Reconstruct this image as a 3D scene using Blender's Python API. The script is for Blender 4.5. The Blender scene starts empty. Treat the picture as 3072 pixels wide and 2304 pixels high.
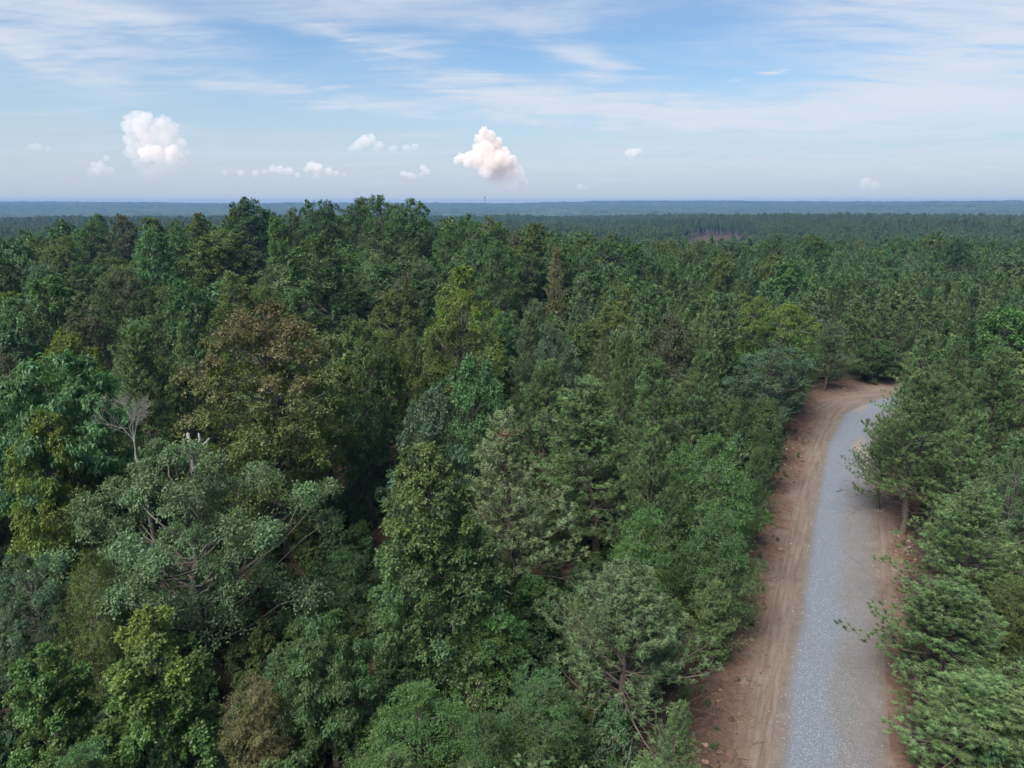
import bpy, math, random
import numpy as np
from mathutils import Vector, Euler, noise as mnoise

R = math.radians
scene = bpy.context.scene
col = scene.collection

# ------------------------------------------------------------------ camera
CAM_Z, PITCH = 30.0, 14.4
cam_data = bpy.data.cameras.new('camera')
cam_data.sensor_width = 36.0
cam_data.lens = 36.0 * 705.0 / 1024.0
cam_data.clip_start, cam_data.clip_end = 0.5, 90000.0
cam = bpy.data.objects.new('camera', cam_data)
col.objects.link(cam)
cam.location = (0, 0, CAM_Z)
cam.rotation_euler = (R(90 - PITCH), 0, 0)
scene.camera = cam

# ------------------------------------------------------------------ light
SUN_ELEV, SUN_AZ = 54.0, 220.0          # azimuth clockwise from +Y: behind the camera, to the left
sun_data = bpy.data.lights.new('sun', 'SUN')
sun_data.energy = 3.3
sun_data.angle = R(40)
sun_data.color = (1.0, 0.96, 0.90)
sun = bpy.data.objects.new('sun', sun_data)
col.objects.link(sun)
sd = Vector((math.sin(R(SUN_AZ)) * math.cos(R(SUN_ELEV)), math.cos(R(SUN_AZ)) * math.cos(R(SUN_ELEV)), math.sin(R(SUN_ELEV))))
sun.rotation_euler = sd.to_track_quat('Z', 'Y').to_euler()

scene.view_settings.view_transform = 'Standard'
scene.view_settings.look = 'None'
scene.view_settings.gamma = 1.0
scene.view_settings.exposure = 1.30
scene.view_settings.use_curve_mapping = False
cy = scene.cycles
cy.max_bounces = 12
cy.diffuse_bounces = 3
cy.glossy_bounces = 2
cy.transmission_bounces = 3
cy.volume_bounces = 10
cy.transparent_max_bounces = 16
cy.caustics_reflective = cy.caustics_refractive = False
cy.use_denoising = True
cy.use_adaptive_sampling = True
cy.adaptive_threshold = 0.02
scene.render.engine = 'CYCLES'


# ------------------------------------------------------------------ node helpers
class NT:
    def __init__(self, tree):
        self.t = tree
        tree.nodes.clear()

    def n(self, kind, **kw):
        nd = self.t.nodes.new(kind)
        ins = kw.pop('ins', {})
        for k, v in kw.items():
            setattr(nd, k, v)
        for k, v in ins.items():
            s = nd.inputs[k]
            if isinstance(v, bpy.types.NodeSocket):
                self.t.links.new(v, s)
            else:
                s.default_value = v
        return nd

    def m(self, op, a, b=0.0, c=None, clamp=False):
        nd = self.n('ShaderNodeMath', operation=op, use_clamp=clamp)
        for i, v in enumerate((a, b, c)):
            if v is None:
                continue
            if isinstance(v, bpy.types.NodeSocket):
                self.t.links.new(v, nd.inputs[i])
            else:
                nd.inputs[i].default_value = v
        return nd.outputs[0]

    def vm(self, op, a, b=None):
        nd = self.n('ShaderNodeVectorMath', operation=op)
        for i, v in enumerate((a, b)):
            if v is None:
                continue
            if isinstance(v, bpy.types.NodeSocket):
                self.t.links.new(v, nd.inputs[i])
            else:
                nd.inputs[i].default_value = v
        return nd.outputs[0]

    def mix(self, f, a, b, blend='MIX'):
        nd = self.n('ShaderNodeMix', data_type='RGBA', blend_type=blend)
        for i, v in ((0, f), (6, a), (7, b)):
            if isinstance(v, bpy.types.NodeSocket):
                self.t.links.new(v, nd.inputs[i])
            else:
                nd.inputs[i].default_value = v if i == 0 or len(v) == 4 else (*v, 1.0)
        return nd.outputs[2]

    def rng(self, v, a, b, c=0.0, d=1.0, smooth=True):
        nd = self.n('ShaderNodeMapRange', interpolation_type='SMOOTHSTEP' if smooth else 'LINEAR')
        for i, x in enumerate((v, a, b, c, d)):
            if isinstance(x, bpy.types.NodeSocket):
                self.t.links.new(x, nd.inputs[i])
            else:
                nd.inputs[i].default_value = x
        return nd.outputs[0]

    def noise(self, vec, scale, detail=4.0, rough=0.55, dist=0.0):
        return self.n('ShaderNodeTexNoise', ins={'Vector': vec, 'Scale': scale, 'Detail': detail, 'Roughness': rough, 'Distortion': dist}).outputs[0]

    def ramp(self, f, stops):
        nd = self.n('ShaderNodeValToRGB', ins={0: f})
        cr = nd.color_ramp
        while len(cr.elements) < len(stops):
            cr.elements.new(0.5)
        for e, (p, c) in zip(cr.elements, stops):
            e.position = p
            e.color = (*c, 1.0)
        return nd.outputs[0]

    def link(self, a, b):
        self.t.links.new(a, b)


# ------------------------------------------------------------------ world: evening sky with thin high cloud
world = bpy.data.worlds.new('World')
scene.world = world
world.use_nodes = True
w = NT(world.node_tree)
sky = w.n('ShaderNodeTexSky', sky_type='NISHITA', sun_disc=False)
sky.sun_elevation = R(SUN_ELEV)
sky.sun_rotation = R(SUN_AZ)
sky.altitude = 200
sky.air_density, sky.dust_density, sky.ozone_density = 1.0, 0.9, 2.0
tc = w.n('ShaderNodeTexCoord').outputs['Generated']
sep = w.n('ShaderNodeSeparateXYZ', ins={0: tc})
dx, dy, dz = sep.outputs
el = w.m('MULTIPLY', w.m('ARCSINE', dz), 57.2958)
az = w.m('MULTIPLY', w.m('ARCTAN2', dx, dy), 57.2958)
# the cloud sheet is a plane overhead: perspective squeezes it towards the horizon
hz = w.m('ADD', w.m('MAXIMUM', dz, 0.0), 0.10)
plane = w.n('ShaderNodeCombineXYZ', ins={0: w.m('DIVIDE', dx, hz), 1: w.m('DIVIDE', dy, hz), 2: 0.0}).outputs[0]
stretch = w.n('ShaderNodeMapping', ins={0: plane, 2: (0, 0, R(18)), 3: (0.55, 1.6, 1.0)}).outputs[0]
wisp = w.noise(stretch, 1.5, 9.0, 0.60, 0.9)
fine = w.noise(stretch, 5.0, 8.0, 0.62, 0.6)
broad = w.noise(plane, 0.75, 4.0, 0.5, 0.3)
wob1 = w.m('MULTIPLY', w.m('SUBTRACT', w.noise(stretch, 2.2, 6.0, 0.6, 0.4), 0.5), 14.0)
wob2 = w.m('MULTIPLY', w.m('SUBTRACT', w.noise(plane, 2.6, 6.0, 0.6, 0.4), 0.5), 3.2)
azw, elw = w.m('ADD', az, wob1), w.m('ADD', el, wob2)


def bank(a, e, sa, se, amp, slope=0.0):
    """one long bank of thin cloud: centre (azimuth, elevation), half sizes, opacity"""
    du = w.m('DIVIDE', w.m('SUBTRACT', azw, a), sa)
    ee = w.m('SUBTRACT', elw, w.m('MULTIPLY_ADD', w.m('SUBTRACT', az, a), slope, e))
    dv = w.m('DIVIDE', ee, se)
    q = w.m('ADD', w.m('MULTIPLY', du, du), w.m('MULTIPLY', dv, dv))
    return w.m('MULTIPLY', w.m('EXPONENT', w.m('MULTIPLY', q, -1.0)), amp)


BANKS = [  # azimuth, elevation, half width, half height, opacity, slope
    (-35, 12.8, 8, 3.4, .80, -.22), (-27, 11.6, 6, 1.2, .55, -.20), (-12, 14.8, 7, 1.8, .75, .05), (-12.5, 11.9, 4.5, .55, .75, -.08), (-9, 10.7, 3.5, .40, .5, -.05),
    (-33, 9.3, 4.5, .8, .75, -.22), (-22, 8.4, 5, .6, .35, -.1), (1, 13.2, 7, 1.0, .40, .06), (-12, 7.4, 7, .55, .60, -.08), (-3, 8.3, 5, 1.0, .85, -.16), (4, 7.2, 9, 1.1, .90, -.10),
    (6, 9.9, 3, 1.0, .65, -.35), (15, 6.4, 9, .9, .95, -.05), (26, 6.6, 9, 1.2, .80, .06), (29, 14.0, 9, 3.8, 1.15, .05), (34, 9.6, 8, 2.0, 1.0, .22), (36, 6.0, 7, 1.3, .75, 0.0),
    (16, 14.6, 7, .7, .35, 0.0), (30, 4.0, 20, .22, -.35, .03), (20, 3.2, 40, 1.3, .25, 0.0), (17.5, 8.8, 1.0, .22, .8, .1)]
total = None
for b in BANKS:
    o_ = bank(*b)
    total = o_ if total is None else w.m('ADD', total, o_)
texd = w.rng(w.m('MULTIPLY_ADD', wisp, 0.65, w.m('MULTIPLY', fine, 0.45)), 0.38, 0.68, 0.15, 1.30)
banks = w.m('MAXIMUM', w.m('MULTIPLY', w.m('MULTIPLY', total, texd), 1.6), 0.0)
# the same kind of sheet goes on over the whole sky
general = w.m('MULTIPLY', w.rng(wisp, 0.46, 0.74), w.rng(broad, 0.38, 0.70, 0.12, 0.85))
inview = w.rng(w.m('ABSOLUTE', az), 40.0, 58.0)
inhigh = w.rng(el, 17.0, 26.0)
general = w.m('MULTIPLY', general, w.m('MULTIPLY_ADD', w.m('MAXIMUM', inview, inhigh), 0.40, 0.55))
cloud = w.m('MULTIPLY', w.m('SUBTRACT', 1.0, w.m('EXPONENT', w.m('MULTIPLY', w.m('ADD', banks, general), -1.2))), 0.95)
cloud = w.m('MULTIPLY', cloud, w.rng(el, 0.2, 3.5, 0.25, 1.0))
haze_band = w.rng(el, -1.0, 11.0, 0.95, 0.0)
SKY_K = 0.055
sky_s = w.vm('MULTIPLY', sky.outputs[0], (SKY_K * 0.88, SKY_K * 1.02, SKY_K * 1.10))
sky_h = w.mix(haze_band, sky_s, (0.238, 0.260, 0.298))
skyc = w.mix(cloud, sky_h, (0.300, 0.318, 0.356))
bg = w.n('ShaderNodeBackground', ins={0: skyc, 1: 1.0})
w.link(bg.outputs[0], w.n('ShaderNodeOutputWorld').inputs[0])


# ------------------------------------------------------------------ tags
def tag(o, label=None, cat=None, group=None, kind=None):
    if label:
        o['label'] = label
    if cat:
        o['category'] = cat
    if group:
        o['group'] = group
    if kind:
        o['kind'] = kind
    return o


def obj(name, me, parent=None, loc=(0, 0, 0)):
    o = bpy.data.objects.new(name, me)
    col.objects.link(o)
    o.location = loc
    if parent:
        o.parent = parent
    return o


# ------------------------------------------------------------------ materials
def mat(name):
    m_ = bpy.data.materials.new(name)
    m_.use_nodes = True
    return m_, NT(m_.node_tree)


def leaf_material(name, rough=0.5, spec=0.25, trans=0.34, stuff=None, vary=0.5):
    """foliage: the thing's own tint, uneven from leaf to leaf and spray to spray, some light through the blade"""
    m_, t = mat(name)
    at = t.n('ShaderNodeAttribute', attribute_name='leafvar').outputs['Vector']
    s = t.n('ShaderNodeSeparateXYZ', ins={0: at})
    rnd, hgt, puff = s.outputs
    if stuff:
        base = t.ramp(t.n('ShaderNodeObjectInfo').outputs['Random'], stuff)
    else:
        base = t.n('ShaderNodeObjectInfo').outputs['Color']
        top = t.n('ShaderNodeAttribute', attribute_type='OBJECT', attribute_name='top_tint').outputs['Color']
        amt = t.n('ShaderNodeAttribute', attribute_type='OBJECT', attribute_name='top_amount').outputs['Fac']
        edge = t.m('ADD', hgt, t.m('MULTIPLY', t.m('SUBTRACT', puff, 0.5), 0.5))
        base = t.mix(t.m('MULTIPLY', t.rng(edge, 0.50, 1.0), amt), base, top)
    k = t.m('MULTIPLY_ADD', rnd, vary, 1.0 - vary * 0.5)
    k = t.m('MULTIPLY', k, t.m('MULTIPLY_ADD', puff, 0.36, 0.82))
    c = t.vm('MULTIPLY', base, t.n('ShaderNodeCombineXYZ', ins={0: k, 1: k, 2: k}).outputs[0])
    hue = t.n('ShaderNodeHueSaturation', ins={'Hue': t.m('MULTIPLY_ADD', puff, 0.03, 0.485), 'Color': c}).outputs[0]
    p = t.n('ShaderNodeBsdfPrincipled', ins={'Base Color': hue, 'Roughness': rough, 'Specular IOR Level': spec})
    tr = t.n('ShaderNodeBsdfTranslucent', ins={'Color': t.vm('MULTIPLY', hue, (1.15, 1.25, 0.7))})
    mx = t.n('ShaderNodeMixShader', ins={0: trans, 1: p.outputs[0], 2: tr.outputs[0]})
    t.link(mx.outputs[0], t.n('ShaderNodeOutputMaterial').inputs[0])
    return m_


def bark_material(name, dark, light):
    m_, t = mat(name)
    pos = t.n('ShaderNodeNewGeometry').outputs['Position']
    st = t.n('ShaderNodeMapping', ins={0: pos, 3: (6, 6, 1.2)}).outputs[0]
    f = t.noise(st, 2.0, 6.0, 0.65)
    c = t.ramp(f, [(0.3, dark), (0.7, light)])
    b = t.n('ShaderNodeBump', ins={'Strength': 0.7, 'Distance': 0.04, 'Height': f})
    p = t.n('ShaderNodeBsdfPrincipled', ins={'Base Color': c, 'Roughness': 0.9, 'Specular IOR Level': 0.1, 'Normal': b.outputs[0]})
    t.link(p.outputs[0], t.n('ShaderNodeOutputMaterial').inputs[0])
    return m_


M = {}
M['leaf'] = leaf_material('broad_leaf', 0.5, 0.3)
M['needle'] = leaf_material('pine_needle', 0.50, 0.3, 0.22, vary=0.85)
M['forest_leaf'] = leaf_material('forest_leaf', 0.5, 0.35, stuff=[
    (0.0, (0.067, 0.120, 0.045)), (0.2, (0.094, 0.135, 0.042)), (0.4, (0.056, 0.105, 0.042)), (0.55, (0.080, 0.138, 0.058)), (0.72, (0.108, 0.148, 0.045)), (0.88, (0.089, 0.107, 0.046)), (1.0, (0.104, 0.171, 0.051))])
M['forest_needle'] = leaf_material('forest_needle', 0.55, 0.3, 0.2, stuff=[
    (0.0, (0.078, 0.132, 0.052)), (0.35, (0.096, 0.153, 0.063)), (0.7, (0.069, 0.118, 0.051)), (1.0, (0.106, 0.157, 0.065))])
M['oak_bark'] = bark_material('oak_bark', (.06, .05, .042), (.20, .175, .15))
M['pine_bark'] = bark_material('pine_bark', (.055, .045, .037), (.16, .13, .105))
M['dead_wood'] = bark_material('dead_wood', (.16, .145, .13), (.36, .335, .30))


# ------------------------------------------------------------------ terrain
def sstep(a, b, x):
    t = np.clip((np.asarray(x, float) - a) / (b - a), 0, 1)
    return t * t * (3 - 2 * t)


def vnoise(x, y, seed=0):
    """smooth value noise on arrays, -1..1"""
    x, y = np.asarray(x, float), np.asarray(y, float)
    xi, yi = np.floor(x).astype(np.int64), np.floor(y).astype(np.int64)
    fx, fy = x - xi, y - yi
    fx, fy = fx * fx * (3 - 2 * fx), fy * fy * (3 - 2 * fy)

    def h(i, j):
        n = (i * 374761393 + j * 668265263 + seed * 1442695041) & 0x7fffffff
        n = ((n ^ (n >> 13)) * 1274126177) & 0x7fffffff
        n = (n ^ (n >> 16)) & 0xffff
        return n / 32767.5 - 1.0
    a = h(xi, yi) * (1 - fx) + h(xi + 1, yi) * fx
    b = h(xi, yi + 1) * (1 - fx) + h(xi + 1, yi + 1) * fx
    return a * (1 - fy) + b * fy


def fbm(x, y, seed=0, octs=4):
    s, a = 0.0, 0.5
    for i in range(octs):
        s = s + a * vnoise(np.asarray(x) * 2 ** i, np.asarray(y) * 2 ** i, seed + i * 17)
        a *= 0.5
    return s


# road centre line (world metres) and how far the cleared strip reaches on either side of it
ROAD = np.array([(-9, -25), (3, 1), (10.2, 16.5), (17.3, 32), (23.7, 45.6), (30.6, 60), (37.2, 73.5), (44.0, 86.5), (50.6, 97), (58.5, 104.5), (69, 109.5), (84, 113), (110, 117), (150, 121)], float)
CLEAR_L = np.array([7.0, 7.0, 7.0, 7.0, 7.0, 7.2, 7.2, 7.6, 9.2, 12.5, 11.5, 9.0, 8, 8])
CLEAR_R = np.array([4.5, 4.5, 4.5, 4.2, 5.2, 6.0, 5.5, 5.2, 5.2, 5.5, 6.0, 6.0, 6, 6])


def catmull(P, n):
    P = np.asarray(P, float)
    Q = np.vstack([2 * P[0] - P[1], P, 2 * P[-1] - P[-2]])
    out = []
    for i in range(len(P) - 1):
        p0, p1, p2, p3 = Q[i:i + 4]
        t = np.linspace(0, 1, n, endpoint=False)[:, None]
        out.append(0.5 * (2 * p1 + (p2 - p0) * t + (2 * p0 - 5 * p1 + 4 * p2 - p3) * t ** 2 + (3 * p1 - p0 - 3 * p2 + p3) * t ** 3))
    return np.vstack(out + [P[-1:]])


_rp = catmull(np.column_stack([ROAD, CLEAR_L, CLEAR_R]), 30)
_len = np.concatenate([[0], np.cumsum(np.hypot(*np.diff(_rp[:, :2], axis=0).T))])
RS = np.arange(0, _len[-1], 0.25)
RP = np.column_stack([np.interp(RS, _len, _rp[:, i]) for i in range(4)])
RT = np.gradient(RP[:, :2], axis=0)
RT /= np.linalg.norm(RT, axis=1)[:, None]
RN = np.column_stack([-RT[:, 1], RT[:, 0]])            # to the left of travel


def road_at(x, y):
    """signed offset from the centre line (left positive), cleared width on that side, distance along"""
    x, y = np.atleast_1d(np.asarray(x, float)), np.atleast_1d(np.asarray(y, float))
    off = np.full(x.shape, 999.0)
    wid = np.full(x.shape, 1.0)
    sel = np.where((x > -40) & (x < 190) & (y > -50) & (y < 165))[0]
    P = RP[::8]
    for c in np.array_split(sel, max(1, len(sel) // 4000)):
        if len(c) == 0:
            continue
        d2 = (x[c, None] - P[None, :, 0]) ** 2 + (y[c, None] - P[None, :, 1]) ** 2
        i = d2.argmin(1)
        j = i * 8
        o = (x[c] - RP[j, 0]) * RN[j, 0] + (y[c] - RP[j, 1]) * RN[j, 1]
        dist = np.sqrt(d2.min(1))
        o = np.where(np.abs(dist) > np.abs(o) + 3, np.sign(o + 1e-9) * dist, o)
        off[c] = o
        wid[c] = np.where(o > 0, RP[j, 2], RP[j, 3])
    return off, wid


def ground_z(x, y):
    x, y = np.asarray(x, float), np.asarray(y, float)
    r = np.hypot(x, y)
    shp = r.shape
    z = 11.0 * np.exp(-(((x + 52) / 82) ** 2 + ((y - 172) / 80) ** 2))
    z = z + 4.0 * np.exp(-(((x - 190) / 90) ** 2 + ((y - 260) / 90) ** 2))
    z = z + 0.5 * np.exp(-(((x + 190) / 80) ** 2 + ((y - 200) / 80) ** 2))
    z = z - 17.0 * sstep(230, 560, r) * (1 - 0.35 * sstep(0, 400, x))
    z = z + 9.0 * fbm(x / 240, y / 200, 3) * sstep(180, 450, r)
    z = z - 24.0 * sstep(1500, 2500, r) + (53.0 + 7.0 * sstep(-2500, 3000, x)) * sstep(2700, 6300, r)
    z = z + (7 * sstep(1200, 2500, r) + 13 * sstep(2800, 4500, r)) * fbm(x / 1500 + 3.1, y / 700 + 1.7, 9, 4)
    z = z + 8.0 * sstep(2600, 3600, r) * (1 - 0.7 * sstep(5300, 6200, r)) * np.sin(r / 170 + 5.0 * fbm(x / 1300, y / 1300, 19, 2))
    off, wid = road_at(x.ravel(), y.ravel())
    k = 1 - sstep(0, 12, np.abs(off) - wid).reshape(shp)
    z = z + 0.5 * fbm(x / 9, y / 9, 5) * (1 - sstep(100, 300, r)) * (1 - k)
    return z * (1 - k)


def gz(x, y):
    return float(ground_z(np.array([x]), np.array([y]))[0])


class Geo:
    """collects tubes, blades and patches; build() makes one mesh"""
    def __init__(self):
        self.v, self.q, self.t, self.a, self.n = [], [], [], [], 0

    def add(self, v, quads=None, tris=None, attr=None):
        v = np.asarray(v, float).reshape(-1, 3)
        if quads is not None and len(quads):
            self.q.append(np.asarray(quads, np.int64).reshape(-1, 4) + self.n)
        if tris is not None and len(tris):
            self.t.append(np.asarray(tris, np.int64).reshape(-1, 3) + self.n)
        self.a.append(np.zeros((len(v), 3)) if attr is None else np.broadcast_to(attr, (len(v), 3)))
        self.v.append(v)
        self.n += len(v)

    def tube(self, pts, rad, sides=6, cap=True):
        pts = np.asarray(pts, float)
        rad = np.broadcast_to(np.asarray(rad, float), (len(pts),))
        tg = np.gradient(pts, axis=0)
        tg /= np.linalg.norm(tg, axis=1)[:, None] + 1e-9
        ref = np.where(np.abs(tg[:, 2:3]) > 0.9, np.array([[1.0, 0, 0]]), np.array([[0, 0, 1.0]]))
        u = np.cross(tg, ref)
        u /= np.linalg.norm(u, axis=1)[:, None] + 1e-9
        v_ = np.cross(tg, u)
        an = np.arange(sides) * 2 * math.pi / sides
        ring = pts[:, None] + rad[:, None, None] * (np.cos(an)[None, :, None] * u[:, None] + np.sin(an)[None, :, None] * v_[:, None])
        m_ = len(pts)
        i, j = np.meshgrid(np.arange(m_ - 1), np.arange(sides), indexing='ij')
        j2 = (j + 1) % sides
        q = np.stack([i * sides + j, i * sides + j2, (i + 1) * sides + j2, (i + 1) * sides + j], -1).reshape(-1, 4)
        vv = ring.reshape(-1, 3)
        tr = None
        if cap:
            vv = np.vstack([vv, pts[-1] + tg[-1] * rad[-1] * 0.6])
            e = len(vv) - 1
            b = (m_ - 1) * sides
            tr = [(b + k, b + (k + 1) % sides, e) for k in range(sides)]
        self.add(vv, q, tr)

    def mesh(self, name, mats, smooth=False, slot=None):
        me = bpy.data.meshes.new(name)
        v = np.vstack(self.v)
        q = np.vstack(self.q) if self.q else np.zeros((0, 4), np.int64)
        t = np.vstack(self.t) if self.t else np.zeros((0, 3), np.int64)
        me.vertices.add(len(v))
        me.vertices.foreach_set('co', v.astype(np.float32).ravel())
        me.loops.add(q.size + t.size)
        me.loops.foreach_set('vertex_index', np.concatenate([q.ravel(), t.ravel()]).astype(np.int32))
        me.polygons.add(len(q) + len(t))
        st = np.concatenate([np.arange(len(q)) * 4, q.size + np.arange(len(t)) * 3]).astype(np.int32)
        me.polygons.foreach_set('loop_start', st)
        if smooth:
            me.polygons.foreach_set('use_smooth', np.ones(len(q) + len(t), bool))
        at = me.attributes.new('leafvar', 'FLOAT_VECTOR', 'POINT')
        at.data.foreach_set('vector', np.vstack(self.a).astype(np.float32).ravel())
        for m_ in (mats if isinstance(mats, (list, tuple)) else [mats]):
            me.materials.append(m_)
        if slot is not None:
            me.polygons.foreach_set('material_index', slot(len(q), len(t)))
        me.update(calc_edges=True)
        return me


# the ground: one sheet from under the camera to the last ridge, finer near by
m_, t = mat('forest_floor')
pos = t.n('ShaderNodeNewGeometry').outputs['Position']
f1 = t.noise(pos, 0.7, 8.0, 0.7)
f2 = t.noise(pos, 0.06, 4.0, 0.6)
c = t.ramp(f1, [(0.3, (.030, .022, .015)), (0.55, (.070, .048, .032)), (0.75, (.11, .075, .05))])
c = t.mix(t.rng(f2, 0.5, 0.62), c, (.032, .027, .016))
bmp = t.n('ShaderNodeBump', ins={'Strength': 0.8, 'Distance': 0.15, 'Height': f1})
p = t.n('ShaderNodeBsdfPrincipled', ins={'Base Color': c, 'Roughness': 0.95, 'Specular IOR Level': 0.1, 'Normal': bmp.outputs[0]})
t.link(p.outputs[0], t.n('ShaderNodeOutputMaterial').inputs[0])
M['floor'] = m_
g = Geo()
rr = np.concatenate([[0.01], np.arange(2.5, 180, 2.5), np.geomspace(180, 6750, 140)])
na = 220
aa = np.arange(na) * 2 * math.pi / na
X, Y = rr[:, None] * np.sin(aa)[None], rr[:, None] * np.cos(aa)[None]
Z = ground_z(X, Y)
off, wid = road_at(X.ravel(), Y.ravel())
Z = Z - 0.35 * (1 - sstep(0.5, 2.0, np.abs(off) - wid)).reshape(Z.shape)      # bedded below the road sheets
i, j = np.meshgrid(np.arange(len(rr) - 1), np.arange(na), indexing='ij')
j2 = (j + 1) % na
g.add(np.stack([X, Y, Z], -1).reshape(-1, 3), np.stack([i * na + j, (i + 1) * na + j, (i + 1) * na + j2, i * na + j2], -1).reshape(-1, 4)[:, ::-1])
ground = obj('ground', g.mesh('ground', M['floor'], True))
tag(ground, 'brown leaf-littered forest floor under all the trees', 'ground', kind='structure')


# ------------------------------------------------------------------ the road: clay strip, then the gravel laid on it
def strip_mesh(name, s0, s1, ds, lat, hfun, material):
    """sheet along the centre line; lat(s) -> lateral samples, hfun(s, off, frac) -> height. stores (offset, along, frac) for the material"""
    ss = np.arange(s0, s1, ds)
    P = np.column_stack([np.interp(ss, RS, RP[:, k]) for k in range(4)])
    N = np.column_stack([np.interp(ss, RS, RN[:, k]) for k in range(2)])
    O = lat(ss, P)                                             # (n, m)
    x = P[:, :1] + N[:, :1] * O
    y = P[:, 1:2] + N[:, 1:2] * O
    z = hfun(ss[:, None] + 0 * O, O, P, x, y)
    n_, m2 = O.shape
    i, j = np.meshgrid(np.arange(n_ - 1), np.arange(m2 - 1), indexing='ij')
    a = i * m2 + j
    gg = Geo()
    gg.add(np.stack([x, y, z], -1).reshape(-1, 3), np.stack([a, a + 1, a + m2 + 1, a + m2], -1).reshape(-1, 4)[:, ::-1],
           attr=np.stack([O, ss[:, None] + 0 * O, np.where(O > 0, O / P[:, 2:3], O / P[:, 3:4])], -1).reshape(-1, 3))
    return gg.mesh(name, material, True)


GL, GR = 3.0, -3.1           # the gravelled width


def verge_h(s, o, P, x, y):
    fr = np.where(o > 0, o / P[:, 2:3], -o / P[:, 3:4])
    z = 0.02 + 0.05 * fbm(x / 1.3, y / 1.3, 21, 3)
    rough = sstep(0.55, 0.85, fr)
    z = z + rough * (0.16 * fbm(x / 0.55, y / 0.55, 31, 3) + 0.16 * np.maximum(0, fbm(x / 1.6, y / 1.6, 41, 3)))
    z = z + 0.30 * np.exp(-((fr - 0.93) / 0.12) ** 2)              # the bank of spoil pushed to the trees
    for c_ in (4.2, 5.6, -3.7):                                   # wheel ruts
        z = z - 0.045 * np.exp(-((o - c_ - 0.3 * np.sin(s * 0.13)) / 0.22) ** 2) * (1 - rough)
    z = z - 0.25 * sstep(1.02, 1.12, fr)
    near_gravel = 1 - sstep(-0.3, 0.8, np.maximum(o - GL, GR - o))
    return z * (1 - near_gravel) + 0.0 * near_gravel


m_, t = mat('clay_verge')
at = t.n('ShaderNodeAttribute', attribute_name='leafvar').outputs['Vector']
s3 = t.n('ShaderNodeSeparateXYZ', ins={0: at})
lat_, along, frac = s3.outputs
pos = t.n('ShaderNodeNewGeometry').outputs['Position']
big = t.noise(pos, 0.22, 5.0, 0.6)
mid = t.noise(pos, 1.4, 6.0, 0.7)
fin = t.noise(pos, 9.0, 5.0, 0.7)
streak = t.noise(t.n('ShaderNodeCombineXYZ', ins={0: t.m('MULTIPLY', lat_, 3.0), 1: t.m('MULTIPLY', along, 0.22), 2: 0.0}).outputs[0], 1.0, 5.0, 0.6)
c = t.ramp(streak, [(0.30, (0.101, 0.076, 0.059)), (0.5, (0.143, 0.111, 0.089)), (0.72, (0.189, 0.153, 0.126))])
edge = t.m('ADD', t.m('ABSOLUTE', frac), t.m('MULTIPLY', t.m('SUBTRACT', big, 0.5), 0.7))
red = t.ramp(mid, [(0.30, (.038, .028, .022)), (0.5, (.118, .072, .050)), (0.72, (.178, .112, .078))])
c = t.mix(t.rng(edge, 0.52, 0.86), c, red)
cl = t.noise(pos, 3.3, 5.0, 0.75)
litter = t.rng(t.m('ADD', edge, t.m('MULTIPLY', t.m('SUBTRACT', mid, 0.5), 0.9)), 0.78, 1.02)
c = t.mix(t.m('MULTIPLY', litter, t.rng(cl, 0.36, 0.52)), c, (.055, .036, .026))
pale = t.rng(t.m('ADD', big, t.m('MULTIPLY', mid, 0.25)), 0.80, 0.86)
c = t.mix(t.m('MULTIPLY', pale, 0.6), c, (.27, .23, .19))
c = t.mix(t.m('MULTIPLY', t.rng(cl, 0.57, 0.66), t.rng(edge, 0.35, 0.75)), c, (.05, .033, .024))
k = t.m('MULTIPLY_ADD', fin, 0.6, 0.7)
c = t.vm('MULTIPLY', c, t.n('ShaderNodeCombineXYZ', ins={0: k, 1: k, 2: k}).outputs[0])
# tractor cleats pressed into the firm part
cle = t.n('ShaderNodeTexWave', wave_type='BANDS', bands_direction='Y', ins={'Vector': t.n('ShaderNodeCombineXYZ', ins={0: lat_, 1: along, 2: 0.0}).outputs[0], 'Scale': 1.5, 'Distortion': 4.0, 'Detail': 2.0, 'Detail Scale': 0.8}).outputs[1]
lane = None
for c0, hw in ((4.6, 0.35), (6.1, 0.4)):
    d_ = t.m('ABSOLUTE', t.m('SUBTRACT', t.m('ADD', lat_, t.m('MULTIPLY', t.m('SUBTRACT', big, 0.5), 3.0)), c0))
    l_ = t.rng(d_, hw, hw * 0.6)
    lane = l_ if lane is None else t.m('MAXIMUM', lane, l_)
tread = t.m('MULTIPLY', t.m('MULTIPLY', cle, lane), t.rng(big, 0.45, 0.6))
c = t.mix(t.m('MULTIPLY', tread, 0.18), c, (.21, .165, .125))
hgt = t.m('ADD', t.m('MULTIPLY', fin, 0.25), t.m('ADD', t.m('MULTIPLY', mid, 0.8), t.m('MULTIPLY', tread, 0.3)))
b = t.n('ShaderNodeBump', ins={'Strength': 0.9, 'Distance': 0.08, 'Height': hgt})
p = t.n('ShaderNodeBsdfPrincipled', ins={'Base Color': c, 'Roughness': 0.92, 'Specular IOR Level': 0.15, 'Normal': b.outputs[0]})
t.link(p.outputs[0], t.n('ShaderNodeOutputMaterial').inputs[0])
M['clay'] = m_

fr_s = np.concatenate([np.linspace(-1.15, 0, 26), np.linspace(0, 1.15, 44)[1:]])
verge = obj('dirt_verge', strip_mesh('dirt_verge', 6, 232, 0.22, lambda ss, P: np.where(fr_s[None] > 0, fr_s[None] * P[:, 2:3], fr_s[None] * P[:, 3:4]), verge_h, M['clay']))
tag(verge, 'rutted red and tan clay strip cleared on both sides of the gravel', 'ground', kind='structure')

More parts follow.
